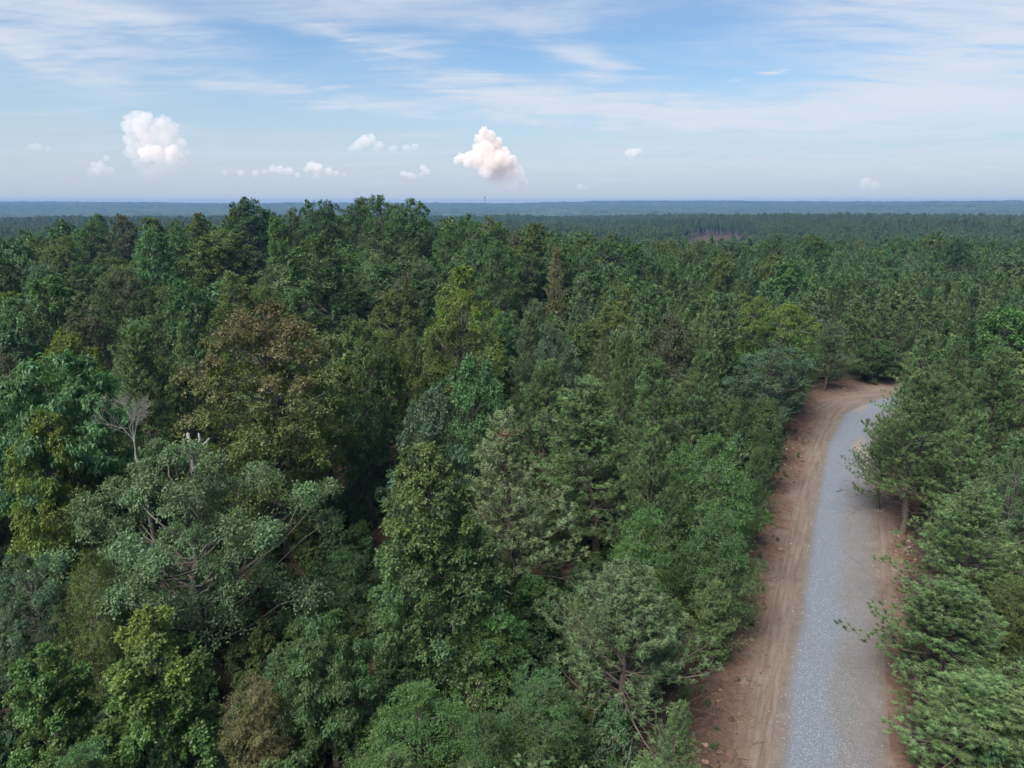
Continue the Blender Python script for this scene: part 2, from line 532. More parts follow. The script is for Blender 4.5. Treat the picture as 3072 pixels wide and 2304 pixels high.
m_, t = mat('grey_gravel')
at = t.n('ShaderNodeAttribute', attribute_name='leafvar').outputs['Vector']
lat_, along, frac = t.n('ShaderNodeSeparateXYZ', ins={0: at}).outputs
pos = t.n('ShaderNodeNewGeometry').outputs['Position']
vor = t.n('ShaderNodeTexVoronoi', ins={'Vector': pos, 'Scale': 24.0, 'Randomness': 1.0})
stone = t.n('ShaderNodeSeparateColor', ins={0: vor.outputs['Color']}).outputs[0]
big = t.noise(pos, 0.16, 4.0, 0.55)
mid = t.noise(pos, 0.9, 6.0, 0.65)
wob = t.m('MULTIPLY', t.m('SUBTRACT', t.noise(t.n('ShaderNodeCombineXYZ', ins={0: 0.0, 1: along, 2: 0.0}).outputs[0], 0.12, 3.0, 0.5), 0.5), 2.4)
lw = t.m('ADD', lat_, t.m('ADD', wob, t.m('MULTIPLY', t.m('SUBTRACT', mid, 0.5), 0.9)))
blue = t.ramp(stone, [(0.0, (0.097, 0.109, 0.126)), (0.5, (0.126, 0.141, 0.163)), (0.85, (0.155, 0.172, 0.197)), (1.0, (.30, .32, .35))])
worn = t.ramp(stone, [(0.0, (0.097, 0.088, 0.082)), (0.5, (0.128, 0.118, 0.109)), (1.0, (.215, .20, .19))])
soil = t.ramp(mid, [(0.35, (0.113, 0.090, 0.072)), (0.65, (0.164, 0.133, 0.109))])
# fresh stone down the left lane, a worn tan lane, then thin stone on the right
wornf = t.m('MULTIPLY', t.rng(t.m('ABSOLUTE', t.m('ADD', lw, 0.75)), 1.25, 0.15), t.rng(along, 128, 96, 0.10, 1.0))
thin = t.m('MULTIPLY', t.rng(lw, -0.7, -2.0), t.rng(along, 132, 104, 0.15, 0.85))
c = t.mix(t.m('MULTIPLY', thin, 0.75), blue, worn)
c = t.mix(t.m('MULTIPLY', wornf, 0.75), c, worn)
c = t.mix(t.m('MULTIPLY', t.rng(t.m('ADD', lw, t.m('MULTIPLY', big, 1.5)), 0.2, -1.6), 0.45), c, soil)
patch = t.m('MULTIPLY', t.rng(big, 0.60, 0.68), t.rng(along, 112, 128))
c = t.mix(t.m('MULTIPLY', patch, 0.8), c, soil)
for s0_, o0_, ls_, lo_ in ((122.0, -1.0, 4.5, 0.75), (117.0, -2.2, 6.0, 0.5), (140.5, 1.9, 3.0, 1.2)):
    du_ = t.m('DIVIDE', t.m('SUBTRACT', along, s0_), ls_)
    dv_ = t.m('DIVIDE', t.m('SUBTRACT', lw, o0_), lo_)
    bare_ = t.rng(t.m('ADD', t.m('ADD', t.m('MULTIPLY', du_, du_), t.m('MULTIPLY', dv_, dv_)), t.m('MULTIPLY', mid, 0.8)), 1.5, 0.6)
    c = t.mix(t.m('MULTIPLY', bare_, 0.75), c, (.21, .170, .132))
ed = t.m('MAXIMUM', t.m('SUBTRACT', t.m('ADD', lat_, t.m('MULTIPLY', wob, 0.4)), 2.05), t.m('SUBTRACT', -2.35, lat_) if False else t.m('SUBTRACT', t.m('MULTIPLY', lat_, -1.0), 2.35))
edf = t.rng(t.m('ADD', ed, t.m('MULTIPLY', t.m('SUBTRACT', mid, 0.5), 0.9)), -0.25, 0.6)
scat = t.m('MULTIPLY', edf, t.rng(t.m('ADD', stone, t.m('MULTIPLY', ed, 0.9)), 0.15, 0.85))
c = t.mix(t.m('MAXIMUM', scat, t.m('MULTIPLY', edf, 0.45)), c, soil)
b = t.n('ShaderNodeBump', ins={'Strength': 0.6, 'Distance': 0.04, 'Height': vor.outputs['Distance']})
p = t.n('ShaderNodeBsdfPrincipled', ins={'Base Color': c, 'Roughness': 0.85, 'Specular IOR Level': 0.25, 'Normal': b.outputs[0]})
t.link(p.outputs[0], t.n('ShaderNodeOutputMaterial').inputs[0])
M['gravel'] = m_
lat_s = np.linspace(GR, GL, 18)
road = obj('gravel_road', strip_mesh('gravel_road', 6, 232, 0.5, lambda ss, P: np.broadcast_to(lat_s[None], (len(ss), 18)),
           lambda s, o, P, x, y: 0.012 + 0.10 * (1 - np.clip(np.abs(o - (GL + GR) / 2) / 3.05, 0, 1) ** 1.6) + 0.012 * fbm(x / 0.8, y / 0.8, 61, 2), M['gravel']))
tag(road, 'blue-grey gravel road running through the clearing and bending behind the pines', 'road', kind='structure')


# ------------------------------------------------------------------ tree shapes (unit-free: built at their real size, copied and scaled a little)
def unit(v):
    return v / (np.linalg.norm(v, axis=-1, keepdims=True) + 1e-9)


def blades(g, p, d, nrm, L, W, attr, fold=0.12):
    """one folded rhombic leaf per row"""
    s = unit(np.cross(d, nrm))
    up = np.cross(s, d)
    L, W = np.asarray(L)[:, None], np.asarray(W)[:, None]
    v = np.stack([p, p + d * L * 0.48 + s * W * 0.5 + up * L * fold, p + d * L, p + d * L * 0.48 - s * W * 0.5 + up * L * fold], 1)
    n = len(p)
    g.add(v.reshape(-1, 3), np.arange(n * 4).reshape(n, 4), attr=np.repeat(attr, 4, axis=0))


def curve3(a, b, sag, n=5, rng=None, wob=0.0):
    t_ = np.linspace(0, 1, n)[:, None]
    p = a * (1 - t_) + b * t_
    p[:, 2] += (np.sin(np.pi * t_[:, 0])) * sag
    if rng is not None and wob:
        w_ = rng.normal(0, wob, (n, 3))
        w_[0] = w_[-1] = 0
        p = p + w_
    return p


def hardwood(seed, H, CR, base=0.28, shape=(0.62, 0.75), puffs=70, twigs=26, leaves=14, L=0.22, W=0.13, puff_r=0.27, droop=0.25, up=0.5, long=1.0, lobes=0.28, flat=0.8, sides=6, spread=0.75):
    """returns (wood, crown): a trunk whose limbs each carry a rounded mass of leafy twigs"""
    rng = np.random.default_rng(seed)
    wood, crown = Geo(), Geo()
    zb = H * base
    # trunk
    n = 7
    tz = np.linspace(0, H * 0.80, n)
    tx = np.cumsum(rng.normal(0, 0.018 * H, (n, 2)), axis=0) * 0.6
    tx[0] = 0
    trunk = np.column_stack([tx, tz])
    r0 = 0.016 * H + 0.05 * CR / 3
    wood.tube(trunk, r0 * np.linspace(1, 0.18, n) * np.array([1.35] + [1] * (n - 1)), max(6, sides))

    def axis(z):
        return np.array([np.interp(z, tz, tx[:, 0]), np.interp(z, tz, tx[:, 1])])
    # leaf masses
    ph = rng.uniform(0, 6.28, 4)
    C, RR = [], []
    tries = 0
    while len(C) < puffs and tries < puffs * 40:
        tries += 1
        t_ = rng.uniform(0.02, 1.0) ** 0.85
        if t_ < shape[0]:
            rad = CR * (0.55 + 0.45 * math.sin(0.5 * math.pi * t_ / shape[0]))
        else:
            rad = CR * math.sqrt(max(0.02, 1 - ((t_ - shape[0]) / (1 - shape[0])) ** shape[1]))
        a = rng.uniform(0, 2 * math.pi)
        rad *= 1 + lobes * (0.6 * math.sin(2 * a + ph[0] + 3 * t_) + 0.5 * math.sin(3 * a + ph[1] - 5 * t_) + 0.4 * math.sin(5 * a + ph[2] + 9 * t_))
        pr = CR * puff_r * rng.uniform(0.7, 1.25) * (0.8 + 0.3 * (1 - t_))
        q = rng.uniform(0, 1) ** 0.45
        rr_ = max(0.0, rad - pr * 0.75) * q
        z = zb + (H - zb - pr * 0.6) * t_ + rng.normal(0, 0.03 * H)
        ax = axis(z)
        c_ = np.array([ax[0] + rr_ * math.cos(a), ax[1] + rr_ * math.sin(a), min(z, H - pr * 0.55)])
        if any(np.linalg.norm((c_ - o_) * (1, 1, 1.15)) < 0.62 * (pr + r_) * spread for o_, r_ in zip(C, RR)):
            continue
        C.append(c_)
        RR.append(pr)
    for c_, pr in zip(C, RR):
        ax0 = c_[2] - pr - rng.uniform(0.25, 0.6) * np.hypot(*(c_[:2] - axis(c_[2])))
        z0 = float(np.clip(ax0, zb * 0.75, H * 0.76))
        a0 = np.array([*axis(z0), z0])
        ln = np.linalg.norm(c_ - a0)
        wood.tube(curve3(a0, c_, -0.05 * ln, 6, rng, 0.045 * ln), np.linspace(0.20, 0.05, 6) * r0 * (0.8 + 0.5 * min(1, ln / 5)), 5, False)
        nt = max(4, int(twigs * rng.uniform(0.75, 1.25)))
        out = unit(np.array([*(c_[:2] - axis(c_[2])), 0.001]))
        d = unit(rng.normal(0, 0.75, (nt, 3)) + 0.55 * out + np.array([0, 0, up]))
        ln_t = pr * rng.uniform(0.75, 1.12, nt) * long
        tip = c_ + d * ln_t[:, None] * np.array([1, 1, flat])
        start = c_ + (tip - c_) * 0.28
        pv = rng.uniform(0, 1)
        for k_ in range(0, nt, 3):
            wood.add(np.stack([c_, start[k_] + 0.01, tip[k_]]), tris=[(0, 1, 2)])
        nl = nt * leaves
        ti = np.repeat(np.arange(nt), leaves)
        u = rng.uniform(0.12, 1.0, nl) ** 0.7
        sp = pr * 0.13
        p = start[ti] * (1 - u)[:, None] + tip[ti] * u[:, None] + rng.normal(0, sp, (nl, 3)) * (1.15 - 0.6 * u)[:, None]
        ld = unit(d[ti] * 0.55 + rng.normal(0, 0.62, (nl, 3)) + np.array([0, 0, -droop]))
        nr = unit(np.array([0, 0, 1.0]) + 0.55 * d[ti] + rng.normal(0, 0.38, (nl, 3)))
        sc = rng.uniform(0.7, 1.25, nl)
        attr = np.column_stack([rng.uniform(0, 1, nl), np.clip((p[:, 2] - zb) / (H - zb), 0, 1), np.full(nl, pv)])
        blades(crown, p, ld, nr, L * sc, W * sc, attr)
    return wood, crown


def needle_tufts(g, c, ax, n, L, W, rng, attr, spread=0.85, stem=0.0):
    """brushes of needles: n blades per tuft round the axis"""
    m_ = len(c)
    ti = np.repeat(np.arange(m_), n)
    k = len(ti)
    u = rng.uniform(0, 1, (k, 1))
    d = unit(ax[ti] * (0.35 + 0.6 * u) + rng.normal(0, spread * 0.62, (k, 3)))
    p = c[ti] + ax[ti] * ((u - 0.8) * stem)
    s = unit(np.cross(d, rng.normal(0, 1, (k, 3))))
    ln = L * rng.uniform(0.75, 1.15, (k, 1))
    v = np.stack([p - s * W * 0.5, p + s * W * 0.5, p + d * ln], 1)
    g.add(v.reshape(-1, 3), tris=np.arange(k * 3).reshape(k, 3), attr=np.repeat(attr[ti], 3, axis=0))


def pine(seed, H, CR, base=0.25, whorl=0.55, per=4, side=0.38, needles=12, L=0.20, W=0.035, rise=0.5, open_=0.0, dead=0, taper=0.75, tuft_gap=0.34, sides=7, along=True, blunt=0.0, stem=0.26):
    """returns (wood, crown): straight stem, whorls of up-curved limbs, brushes of needles on every shoot"""
    rng = np.random.default_rng(seed)
    wood, crown = Geo(), Geo()
    n = 9
    tz = np.linspace(0, H * 0.985, n)
    tx = np.cumsum(rng.normal(0, 0.006 * H, (n, 2)), axis=0)
    tx[0] = 0
    r0 = 0.0105 * H + 0.03
    wood.tube(np.column_stack([tx, tz]), r0 * np.linspace(1, 0.12, n) ** 0.9, sides)
    TC, TA, TP = [], [], []
    z = H * base
    while z < H * 0.97:
        t_ = (z - H * base) / (H * (1 - base))
        k = max(2, int(round(per + rng.normal(0, 0.8))))
        a0 = rng.uniform(0, 6.28)
        for b in range(k):
            if rng.uniform() < open_ * (1 - t_):
                continue
            a = a0 + b * 6.283 / k + rng.normal(0, 0.25)
            prof = (1 - t_) ** taper * (0.62 + 0.38 * sstep(0, 0.22, t_)) + blunt * (1 - t_ ** 4) * 0.5
            ln = CR * float(prof) * rng.uniform(0.55, 1.2) + 0.45
            zz = min(H * 0.965, z + rng.uniform(-0.5, 0.5))
            st = np.array([np.interp(zz, tz, tx[:, 0]), np.interp(zz, tz, tx[:, 1]), zz])
            el0 = R(26 + 32 * t_) + rng.normal(0, 0.22)
            el1 = el0 + rise * rng.uniform(0.6, 1.2)
            ns = 6
            e_ = np.linspace(el0, el1, ns - 1)
            yaw = a + np.linspace(0, rng.normal(0, 0.22), ns - 1)
            step = ln / (ns - 1)
            dd = np.column_stack([np.cos(e_) * np.cos(yaw), np.cos(e_) * np.sin(yaw), np.sin(e_)])
            pts = np.vstack([st, st + np.cumsum(dd * step, axis=0)])
            wood.tube(pts, np.linspace(0.010 + 0.011 * ln, 0.006, ns), 4, False)
            pv = rng.uniform(0, 1)
            s_ = max(0.18 * ln, 0.15)
            sgn = 1
            while s_ < ln * 0.97:
                f = s_ / ln * (ns - 1)
                i_ = int(f)
                bp = pts[i_] + (pts[i_ + 1] - pts[i_]) * (f - i_)
                bd = dd[i_]
                sl = side * (ln - s_) * rng.uniform(0.7, 1.2) + 0.30
                sv = np.array([-math.sin(a), math.cos(a), 0]) * sgn
                sdir = unit(bd * 0.7 + sv * rng.uniform(0.35, 0.95) + np.array([0, 0, rng.uniform(-0.15, 0.95)]))
                tipp = bp + sdir * sl + np.array([0, 0, 0.10 * sl])
                wood.add(np.stack([bp - bd * 0.010, bp + bd * 0.010, tipp]), tris=[(0, 1, 2)])
                m_ = max(1, int(sl / tuft_gap)) if along else 1
                for q in range(m_):
                    if s_ < 0.45 * ln and q < m_ - 2:
                        continue
                    fr = 1 - q * tuft_gap / sl
                    TC.append(bp + (tipp - bp) * fr + rng.normal(0, 0.035, 3))
                    TA.append(unit(sdir * (0.6 if q == 0 else 0.35) + np.array([0, 0, 1.3]) + rng.normal(0, 0.22, 3)))
                    TP.append(pv)
                s_ += rng.uniform(0.75, 1.25) * max(0.20, min(0.26, tuft_gap * 1.1) if tuft_gap < 0.4 else tuft_gap)
                sgn = -sgn
            TC.append(pts[-1])
            TA.append(unit(dd[-1] * 0.6 + np.array([0, 0, 0.9])))
            TP.append(pv)
        z += whorl * rng.uniform(0.75, 1.25) * (1.15 - 0.45 * t_)
    for q in range(5):                                          # the leader's candle
        TC.append(np.array([tx[-1, 0], tx[-1, 1], H * 0.985 - q * 0.14]))
        TA.append(unit(np.array([rng.normal(0, 0.3), rng.normal(0, 0.3), 1.0])))
        TP.append(0.7)
    for q in range(dead):                                       # bare broken limbs low on the stem
        a = rng.uniform(0, 6.28)
        zz = H * base * rng.uniform(0.45, 1.5)
        ln = CR * rng.uniform(0.5, 0.95)
        st = np.array([np.interp(zz, tz, tx[:, 0]), np.interp(zz, tz, tx[:, 1]), zz])
        en = st + np.array([math.cos(a) * ln, math.sin(a) * ln, rng.uniform(-0.1, 0.3) * ln])
        pts = curve3(st, en, 0.08 * ln, 6, rng, 0.04 * ln)
        wood.tube(pts, np.linspace(0.035, 0.008, 6), 4, False)
        for w_ in range(4):
            i_ = 2 + w_ % 4
            wood.tube(curve3(pts[i_], pts[i_] + np.array([math.cos(a + (-1) ** w_ * 0.7), math.sin(a + (-1) ** w_ * 0.7), 0.1]) * ln * 0.35, 0, 3), [0.014, 0.009, 0.004], 3, False)
    TC, TA, TP = np.array(TC), np.array(TA), np.array(TP)
    m_ = len(TC)
    attr = np.column_stack([rng.uniform(0, 1, m_), np.clip((TC[:, 2] - H * base) / (H * (1 - base)), 0, 1), TP])
    needle_tufts(crown, TC, TA, needles, L, W, rng, attr, stem=stem)
    return wood, crown


def bare_tree(seed, H, spread, r0, levels=5, fork=(2, 4), lean=(0.0, 0.0)):
    rng = np.random.default_rng(seed)
    g = Geo()

    def grow(p, d, ln, r, lv):
        n = 4
        pts = [p]
        dd = d
        for _ in range(n):
            dd = unit(dd + rng.normal(0, 0.10, 3) + np.array([0, 0, 0.03]))
            pts.append(pts[-1] + dd * ln / n)
        pts = np.array(pts)
        g.tube(pts, np.linspace(r, r * 0.62, n + 1), 6 if lv > 2 else 4, False)
        if lv == 0:
            return
        for _ in range(rng.integers(*fork) + (1 if lv < 3 else 0)):
            nd = unit(dd + rng.normal(0, spread, 3) + np.array([0, 0, 0.15]))
            i_ = rng.integers(2, n + 1)
            grow(pts[i_], nd, ln * rng.uniform(0.55, 0.8), r * 0.60, lv - 1)
    grow(np.zeros(3), unit(np.array([lean[0], lean[1], 1.0])), H * 0.42, r0, levels)
    return g


# kinds: wood mesh, crown mesh, built height, built crown radius. near = full leaves; mid = coarser sprays for trees 75 m and more away
KIND = {}


def add_kind(name, gen, bark, leafm, **kw):
    wd, cr = gen(**kw)
    me_w = wd.mesh(name + '_wood', bark, True)
    me_c = cr.mesh(name + '_leaves', leafm)
    v = np.vstack(cr.v)
    rad = float(np.percentile(np.hypot(v[:, 0], v[:, 1]), 97))
    KIND[name] = (me_w, me_c, float(np.percentile(v[:, 2], 99.9)), rad, gen is pine)


OB, PB = M['oak_bark'], M['pine_bark']
# broadleaves near by
add_kind('spreading', hardwood, OB, M['leaf'], seed=3, H=16, CR=8.2, base=0.22, shape=(0.50, 2.6), puffs=64, twigs=62, leaves=14, L=0.210, W=0.101, puff_r=0.215, up=0.75, lobes=0.34, flat=0.62, droop=0.3, spread=1.05)
add_kind('ovate', hardwood, OB, M['leaf'], seed=8, H=16.5, CR=4.0, base=0.05, shape=(0.26, 1.45), puffs=190, twigs=21, leaves=15, L=0.202, W=0.097, puff_r=0.24, up=0.5, lobes=0.07, droop=0.35, spread=0.8)
add_kind('dome', hardwood, OB, M['leaf'], seed=11, H=17, CR=5.6, base=0.20, shape=(0.48, 2.3), puffs=130, twigs=26, leaves=15, L=0.193, W=0.109, puff_r=0.215, up=0.6, lobes=0.20, spread=0.85)
add_kind('tall_dome', hardwood, OB, M['leaf'], seed=17, H=17, CR=4.4, base=0.18, shape=(0.46, 2.1), puffs=110, twigs=24, leaves=15, L=0.185, W=0.109, puff_r=0.24, up=0.6, lobes=0.22, spread=0.85)
add_kind('small_round', hardwood, OB, M['leaf'], seed=23, H=10, CR=3.2, base=0.12, shape=(0.45, 2.2), puffs=80, twigs=24, leaves=17, L=0.160, W=0.097, puff_r=0.26, up=0.5, lobes=0.2, spread=0.8)
add_kind('rugged', hardwood, OB, M['leaf'], seed=29, H=14, CR=5.2, base=0.15, shape=(0.48, 2.2), puffs=95, twigs=28, leaves=15, L=0.185, W=0.101, puff_r=0.20, up=0.5, lobes=0.32, spread=1.0)
add_kind('drooping', hardwood, OB, M['leaf'], seed=31, H=11, CR=4.2, base=0.15, shape=(0.5, 2.4), puffs=85, twigs=30, leaves=17, L=0.252, W=0.071, puff_r=0.25, up=0.75, droop=1.1, lobes=0.16, flat=0.7, spread=0.85)
add_kind('feathery', hardwood, OB, M['leaf'], seed=37, H=9, CR=3.1, base=0.08, shape=(0.38, 1.7), puffs=56, twigs=40, leaves=19, L=0.12, W=0.058, puff_r=0.27, up=0.45, long=1.9, lobes=0.30, droop=0.15, flat=0.55, spread=0.95)
add_kind('feathery_tall', hardwood, OB, M['leaf'], seed=41, H=10, CR=2.6, base=0.06, shape=(0.34, 1.5), puffs=58, twigs=38, leaves=19, L=0.12, W=0.058, puff_r=0.29, up=0.5, long=1.8, lobes=0.28, droop=0.1, flat=0.6, spread=0.9)
add_kind('lobed', hardwood, OB, M['leaf'], seed=43, H=12, CR=3.4, base=0.10, shape=(0.42, 1.9), puffs=70, twigs=30, leaves=17, L=0.185, W=0.134, puff_r=0.29, up=0.75, lobes=0.34, droop=0.2, spread=0.9)
# pines near by
add_kind('pine_spire', pine, PB, M['needle'], seed=51, H=16, CR=3.9, base=0.20, whorl=0.50, per=5, needles=30, L=0.165, W=0.034, taper=0.95, open_=0.06, dead=4, rise=0.7)
add_kind('pine_broad', pine, PB, M['needle'], seed=53, H=15.5, CR=3.7, base=0.14, whorl=0.46, per=6, needles=30, L=0.165, W=0.034, taper=0.60, dead=2, rise=0.65)
add_kind('pine_open', pine, PB, M['needle'], seed=57, H=11.5, CR=4.2, base=0.20, whorl=0.50, per=6, needles=30, L=0.165, W=0.034, taper=0.50, open_=0.18, dead=12, rise=0.85)
add_kind('pine_round', pine, PB, M['needle'], seed=59, H=13.5, CR=3.4, base=0.16, whorl=0.44, per=6, needles=30, L=0.165, W=0.034, taper=0.50, dead=3, rise=0.8)
add_kind('pine_tall', pine, PB, M['needle'], seed=67, H=16, CR=4.0, base=0.27, whorl=0.46, per=6, needles=30, L=0.165, W=0.034, taper=0.55, open_=0.10, dead=8, rise=0.55)
add_kind('pine_slim', pine, PB, M['needle'], seed=61, H=15, CR=2.5, base=0.22, whorl=0.44, per=5, needles=30, L=0.165, W=0.034, taper=0.60, dead=3, rise=0.65)
# farther off
for q, (s_, H_, C_, sh_) in enumerate([(101, 17, 5.2, (.48, 2.4)), (103, 18, 4.4, (.44, 2.0)), (105, 15, 4.8, (.52, 2.6)), (107, 16, 3.9, (.40, 1.9)), (109, 17, 5.6, (.50, 2.6)), (111, 14, 4.2, (.46, 2.2))]):
    add_kind('mid_broad_%d' % q, hardwood, OB, M['leaf'], seed=s_, H=H_, CR=C_, base=0.16, shape=sh_, puffs=110, twigs=16, leaves=11, L=0.275, W=0.175, puff_r=0.23, up=0.6, lobes=0.24, spread=0.85)
for q, (s_, H_, C_, tp) in enumerate([(121, 15, 2.9, .62), (123, 14, 2.6, .75), (125, 15.5, 2.5, .55), (127, 13.5, 3.0, .60)]):
    add_kind('mid_pine_%d' % q, pine, PB, M['needle'], seed=s_, H=H_, CR=C_, base=0.22, whorl=0.55, per=5, side=0.35, needles=13, L=0.30, W=0.10, stem=0.42, taper=tp, tuft_gap=0.50, sides=5, rise=0.65)

# whole-tree meshes for the masses of forest that nobody could count
FOREST = bpy.data.collections.new('forest_kinds')


def add_forest_kind(name, gen, mats, **kw):
    wd, cr = gen(**kw)
    g = Geo()
    nw = sum(len(x) for x in wd.q), sum(len(x) for x in wd.t)
    base_n = 0
    g.v, g.a, g.n = list(wd.v), list(wd.a), wd.n
    g.q, g.t = list(wd.q), list(wd.t)
    for x in cr.q:
        g.q.append(x + wd.n)
    for x in cr.t:
        g.t.append(x + wd.n)
    g.v += cr.v
    g.a += cr.a

    def slot(nq, nt):
        s = np.ones(nq + nt, np.int32)
        s[:nw[0]] = 0
        s[nq:nq + nw[1]] = 0
        return s
    me = g.mesh(name, mats, False, slot)
    FOREST.objects.link(bpy.data.objects.new(name, me))


FL, FN = [OB, M['forest_leaf']], [PB, M['forest_needle']]
for q, (s_, H_, C_, sh_) in enumerate([(201, 17, 5.0, (.48, 2.4)), (203, 16, 4.4, (.45, 2.1)), (205, 18, 4.2, (.42, 1.9)), (207, 15, 5.2, (.52, 2.6))]):
    add_forest_kind('a%d' % q, hardwood, FL, seed=s_, H=H_, CR=C_, base=0.15, shape=sh_, puffs=60, twigs=8, leaves=5, L=0.75, W=0.5, puff_r=0.25, up=0.6, lobes=0.22, sides=5)
for q, (s_, H_, C_, tp) in enumerate([(221, 15, 2.7, .62), (223, 16, 2.6, .75), (225, 14, 2.8, .55)]):
    add_forest_kind('b%d' % q, pine, FN, seed=s_, H=H_, CR=C_, base=0.30, whorl=0.8, per=5, side=0.3, needles=9, L=0.55, W=0.24, stem=0.7, taper=tp, tuft_gap=0.85, sides=5, rise=0.65)
for q, (s_, H_, C_, sh_) in enumerate([(231, 4.2, 1.7, (.45, 2.0)), (233, 5.2, 1.6, (.38, 1.6))]):       # undergrowth
    add_forest_kind('c%d' % q, hardwood, FL, seed=s_, H=H_, CR=C_, base=0.03, shape=sh_, puffs=30, twigs=16, leaves=9, L=0.22, W=0.12, puff_r=0.34, up=0.5, long=1.2, lobes=0.25, sides=4)
add_forest_kind('d0', pine, [OB, M['forest_needle']], seed=241, H=19, CR=2.4, base=0.60, whorl=0.7, per=5, side=0.3, needles=9, L=0.55, W=0.24, stem=0.7, taper=0.5, tuft_gap=0.8, sides=5, rise=0.6)
N_A, N_B, N_C = 4, 3, 2


def scatter(name, pts, kind, size, rot, label, cat):
    """ONE object: points that carry whole trees (for what cannot be counted)"""
    me = bpy.data.meshes.new(name)
    me.vertices.add(len(pts))
    me.vertices.foreach_set('co', np.asarray(pts, np.float32).ravel())
    for an, ty, dat, key in (('kind', 'INT', np.asarray(kind, np.int32), 'value'), ('size', 'FLOAT_VECTOR', np.asarray(size, np.float32).ravel(), 'vector'), ('turn', 'FLOAT', np.asarray(rot, np.float32), 'value')):
        me.attributes.new(an, ty, 'POINT').data.foreach_set(key, dat)
    o = obj(name, me)
    ng = bpy.data.node_groups.new(name, 'GeometryNodeTree')
    ng.interface.new_socket('Geometry', in_out='INPUT', socket_type='NodeSocketGeometry')
    ng.interface.new_socket('Geometry', in_out='OUTPUT', socket_type='NodeSocketGeometry')
    N, Lk = ng.nodes, ng.links
    gi, go = N.new('NodeGroupInput'), N.new('NodeGroupOutput')
    ci = N.new('GeometryNodeCollectionInfo')
    ci.inputs['Collection'].default_value = FOREST
    ci.inputs['Separate Children'].default_value = True
    ci.inputs['Reset Children'].default_value = True
    ip = N.new('GeometryNodeInstanceOnPoints')
    ip.inputs['Pick Instance'].default_value = True

    def na_(nm, ty):
        a = N.new('GeometryNodeInputNamedAttribute')
        a.data_type = ty
        a.inputs[0].default_value = nm
        return a.outputs[0]
    cx = N.new('ShaderNodeCombineXYZ')
    Lk.new(na_('turn', 'FLOAT'), cx.inputs[2])
    Lk.new(gi.outputs[0], ip.inputs['Points'])
    Lk.new(ci.outputs[0], ip.inputs['Instance'])
    Lk.new(na_('kind', 'INT'), ip.inputs['Instance Index'])
    Lk.new(cx.outputs[0], ip.inputs['Rotation'])
    Lk.new(na_('size', 'FLOAT_VECTOR'), ip.inputs['Scale'])
    Lk.new(ip.outputs[0], go.inputs[0])
    o.modifiers.new('trees', 'NODES').node_group = ng
    tag(o, label, cat, kind='stuff')
    return o


HAZE_DENSITY = 0.00013
TINT = {
    'deep': (0.056, 0.103, 0.038),
    'green': (0.073, 0.129, 0.045),
    'olive': (0.102, 0.135, 0.038),
    'rust': (0.122, 0.1, 0.048),
    'brown': (0.096, 0.107, 0.054),
    'blue': (0.082, 0.132, 0.075),
    'gold': (0.135, 0.172, 0.034),
    'grey': (0.111, 0.171, 0.081),
    'yellow': (0.129, 0.175, 0.032),
    'bright': (0.09, 0.16, 0.042),
    'mint': (0.085, 0.173, 0.068),
    'pine': (0.103, 0.163, 0.061),
    'pineb': (0.122, 0.188, 0.07),
    'pineg': (0.115, 0.165, 0.076),
    'tan': (0.188, 0.184, 0.084),
    'pinel': (0.175, 0.225, 0.105),
    'dry': (0.169, 0.161, 0.07),
    'feather': (0.08, 0.153, 0.042),
    'dark': (0.046, 0.085, 0.038),
}
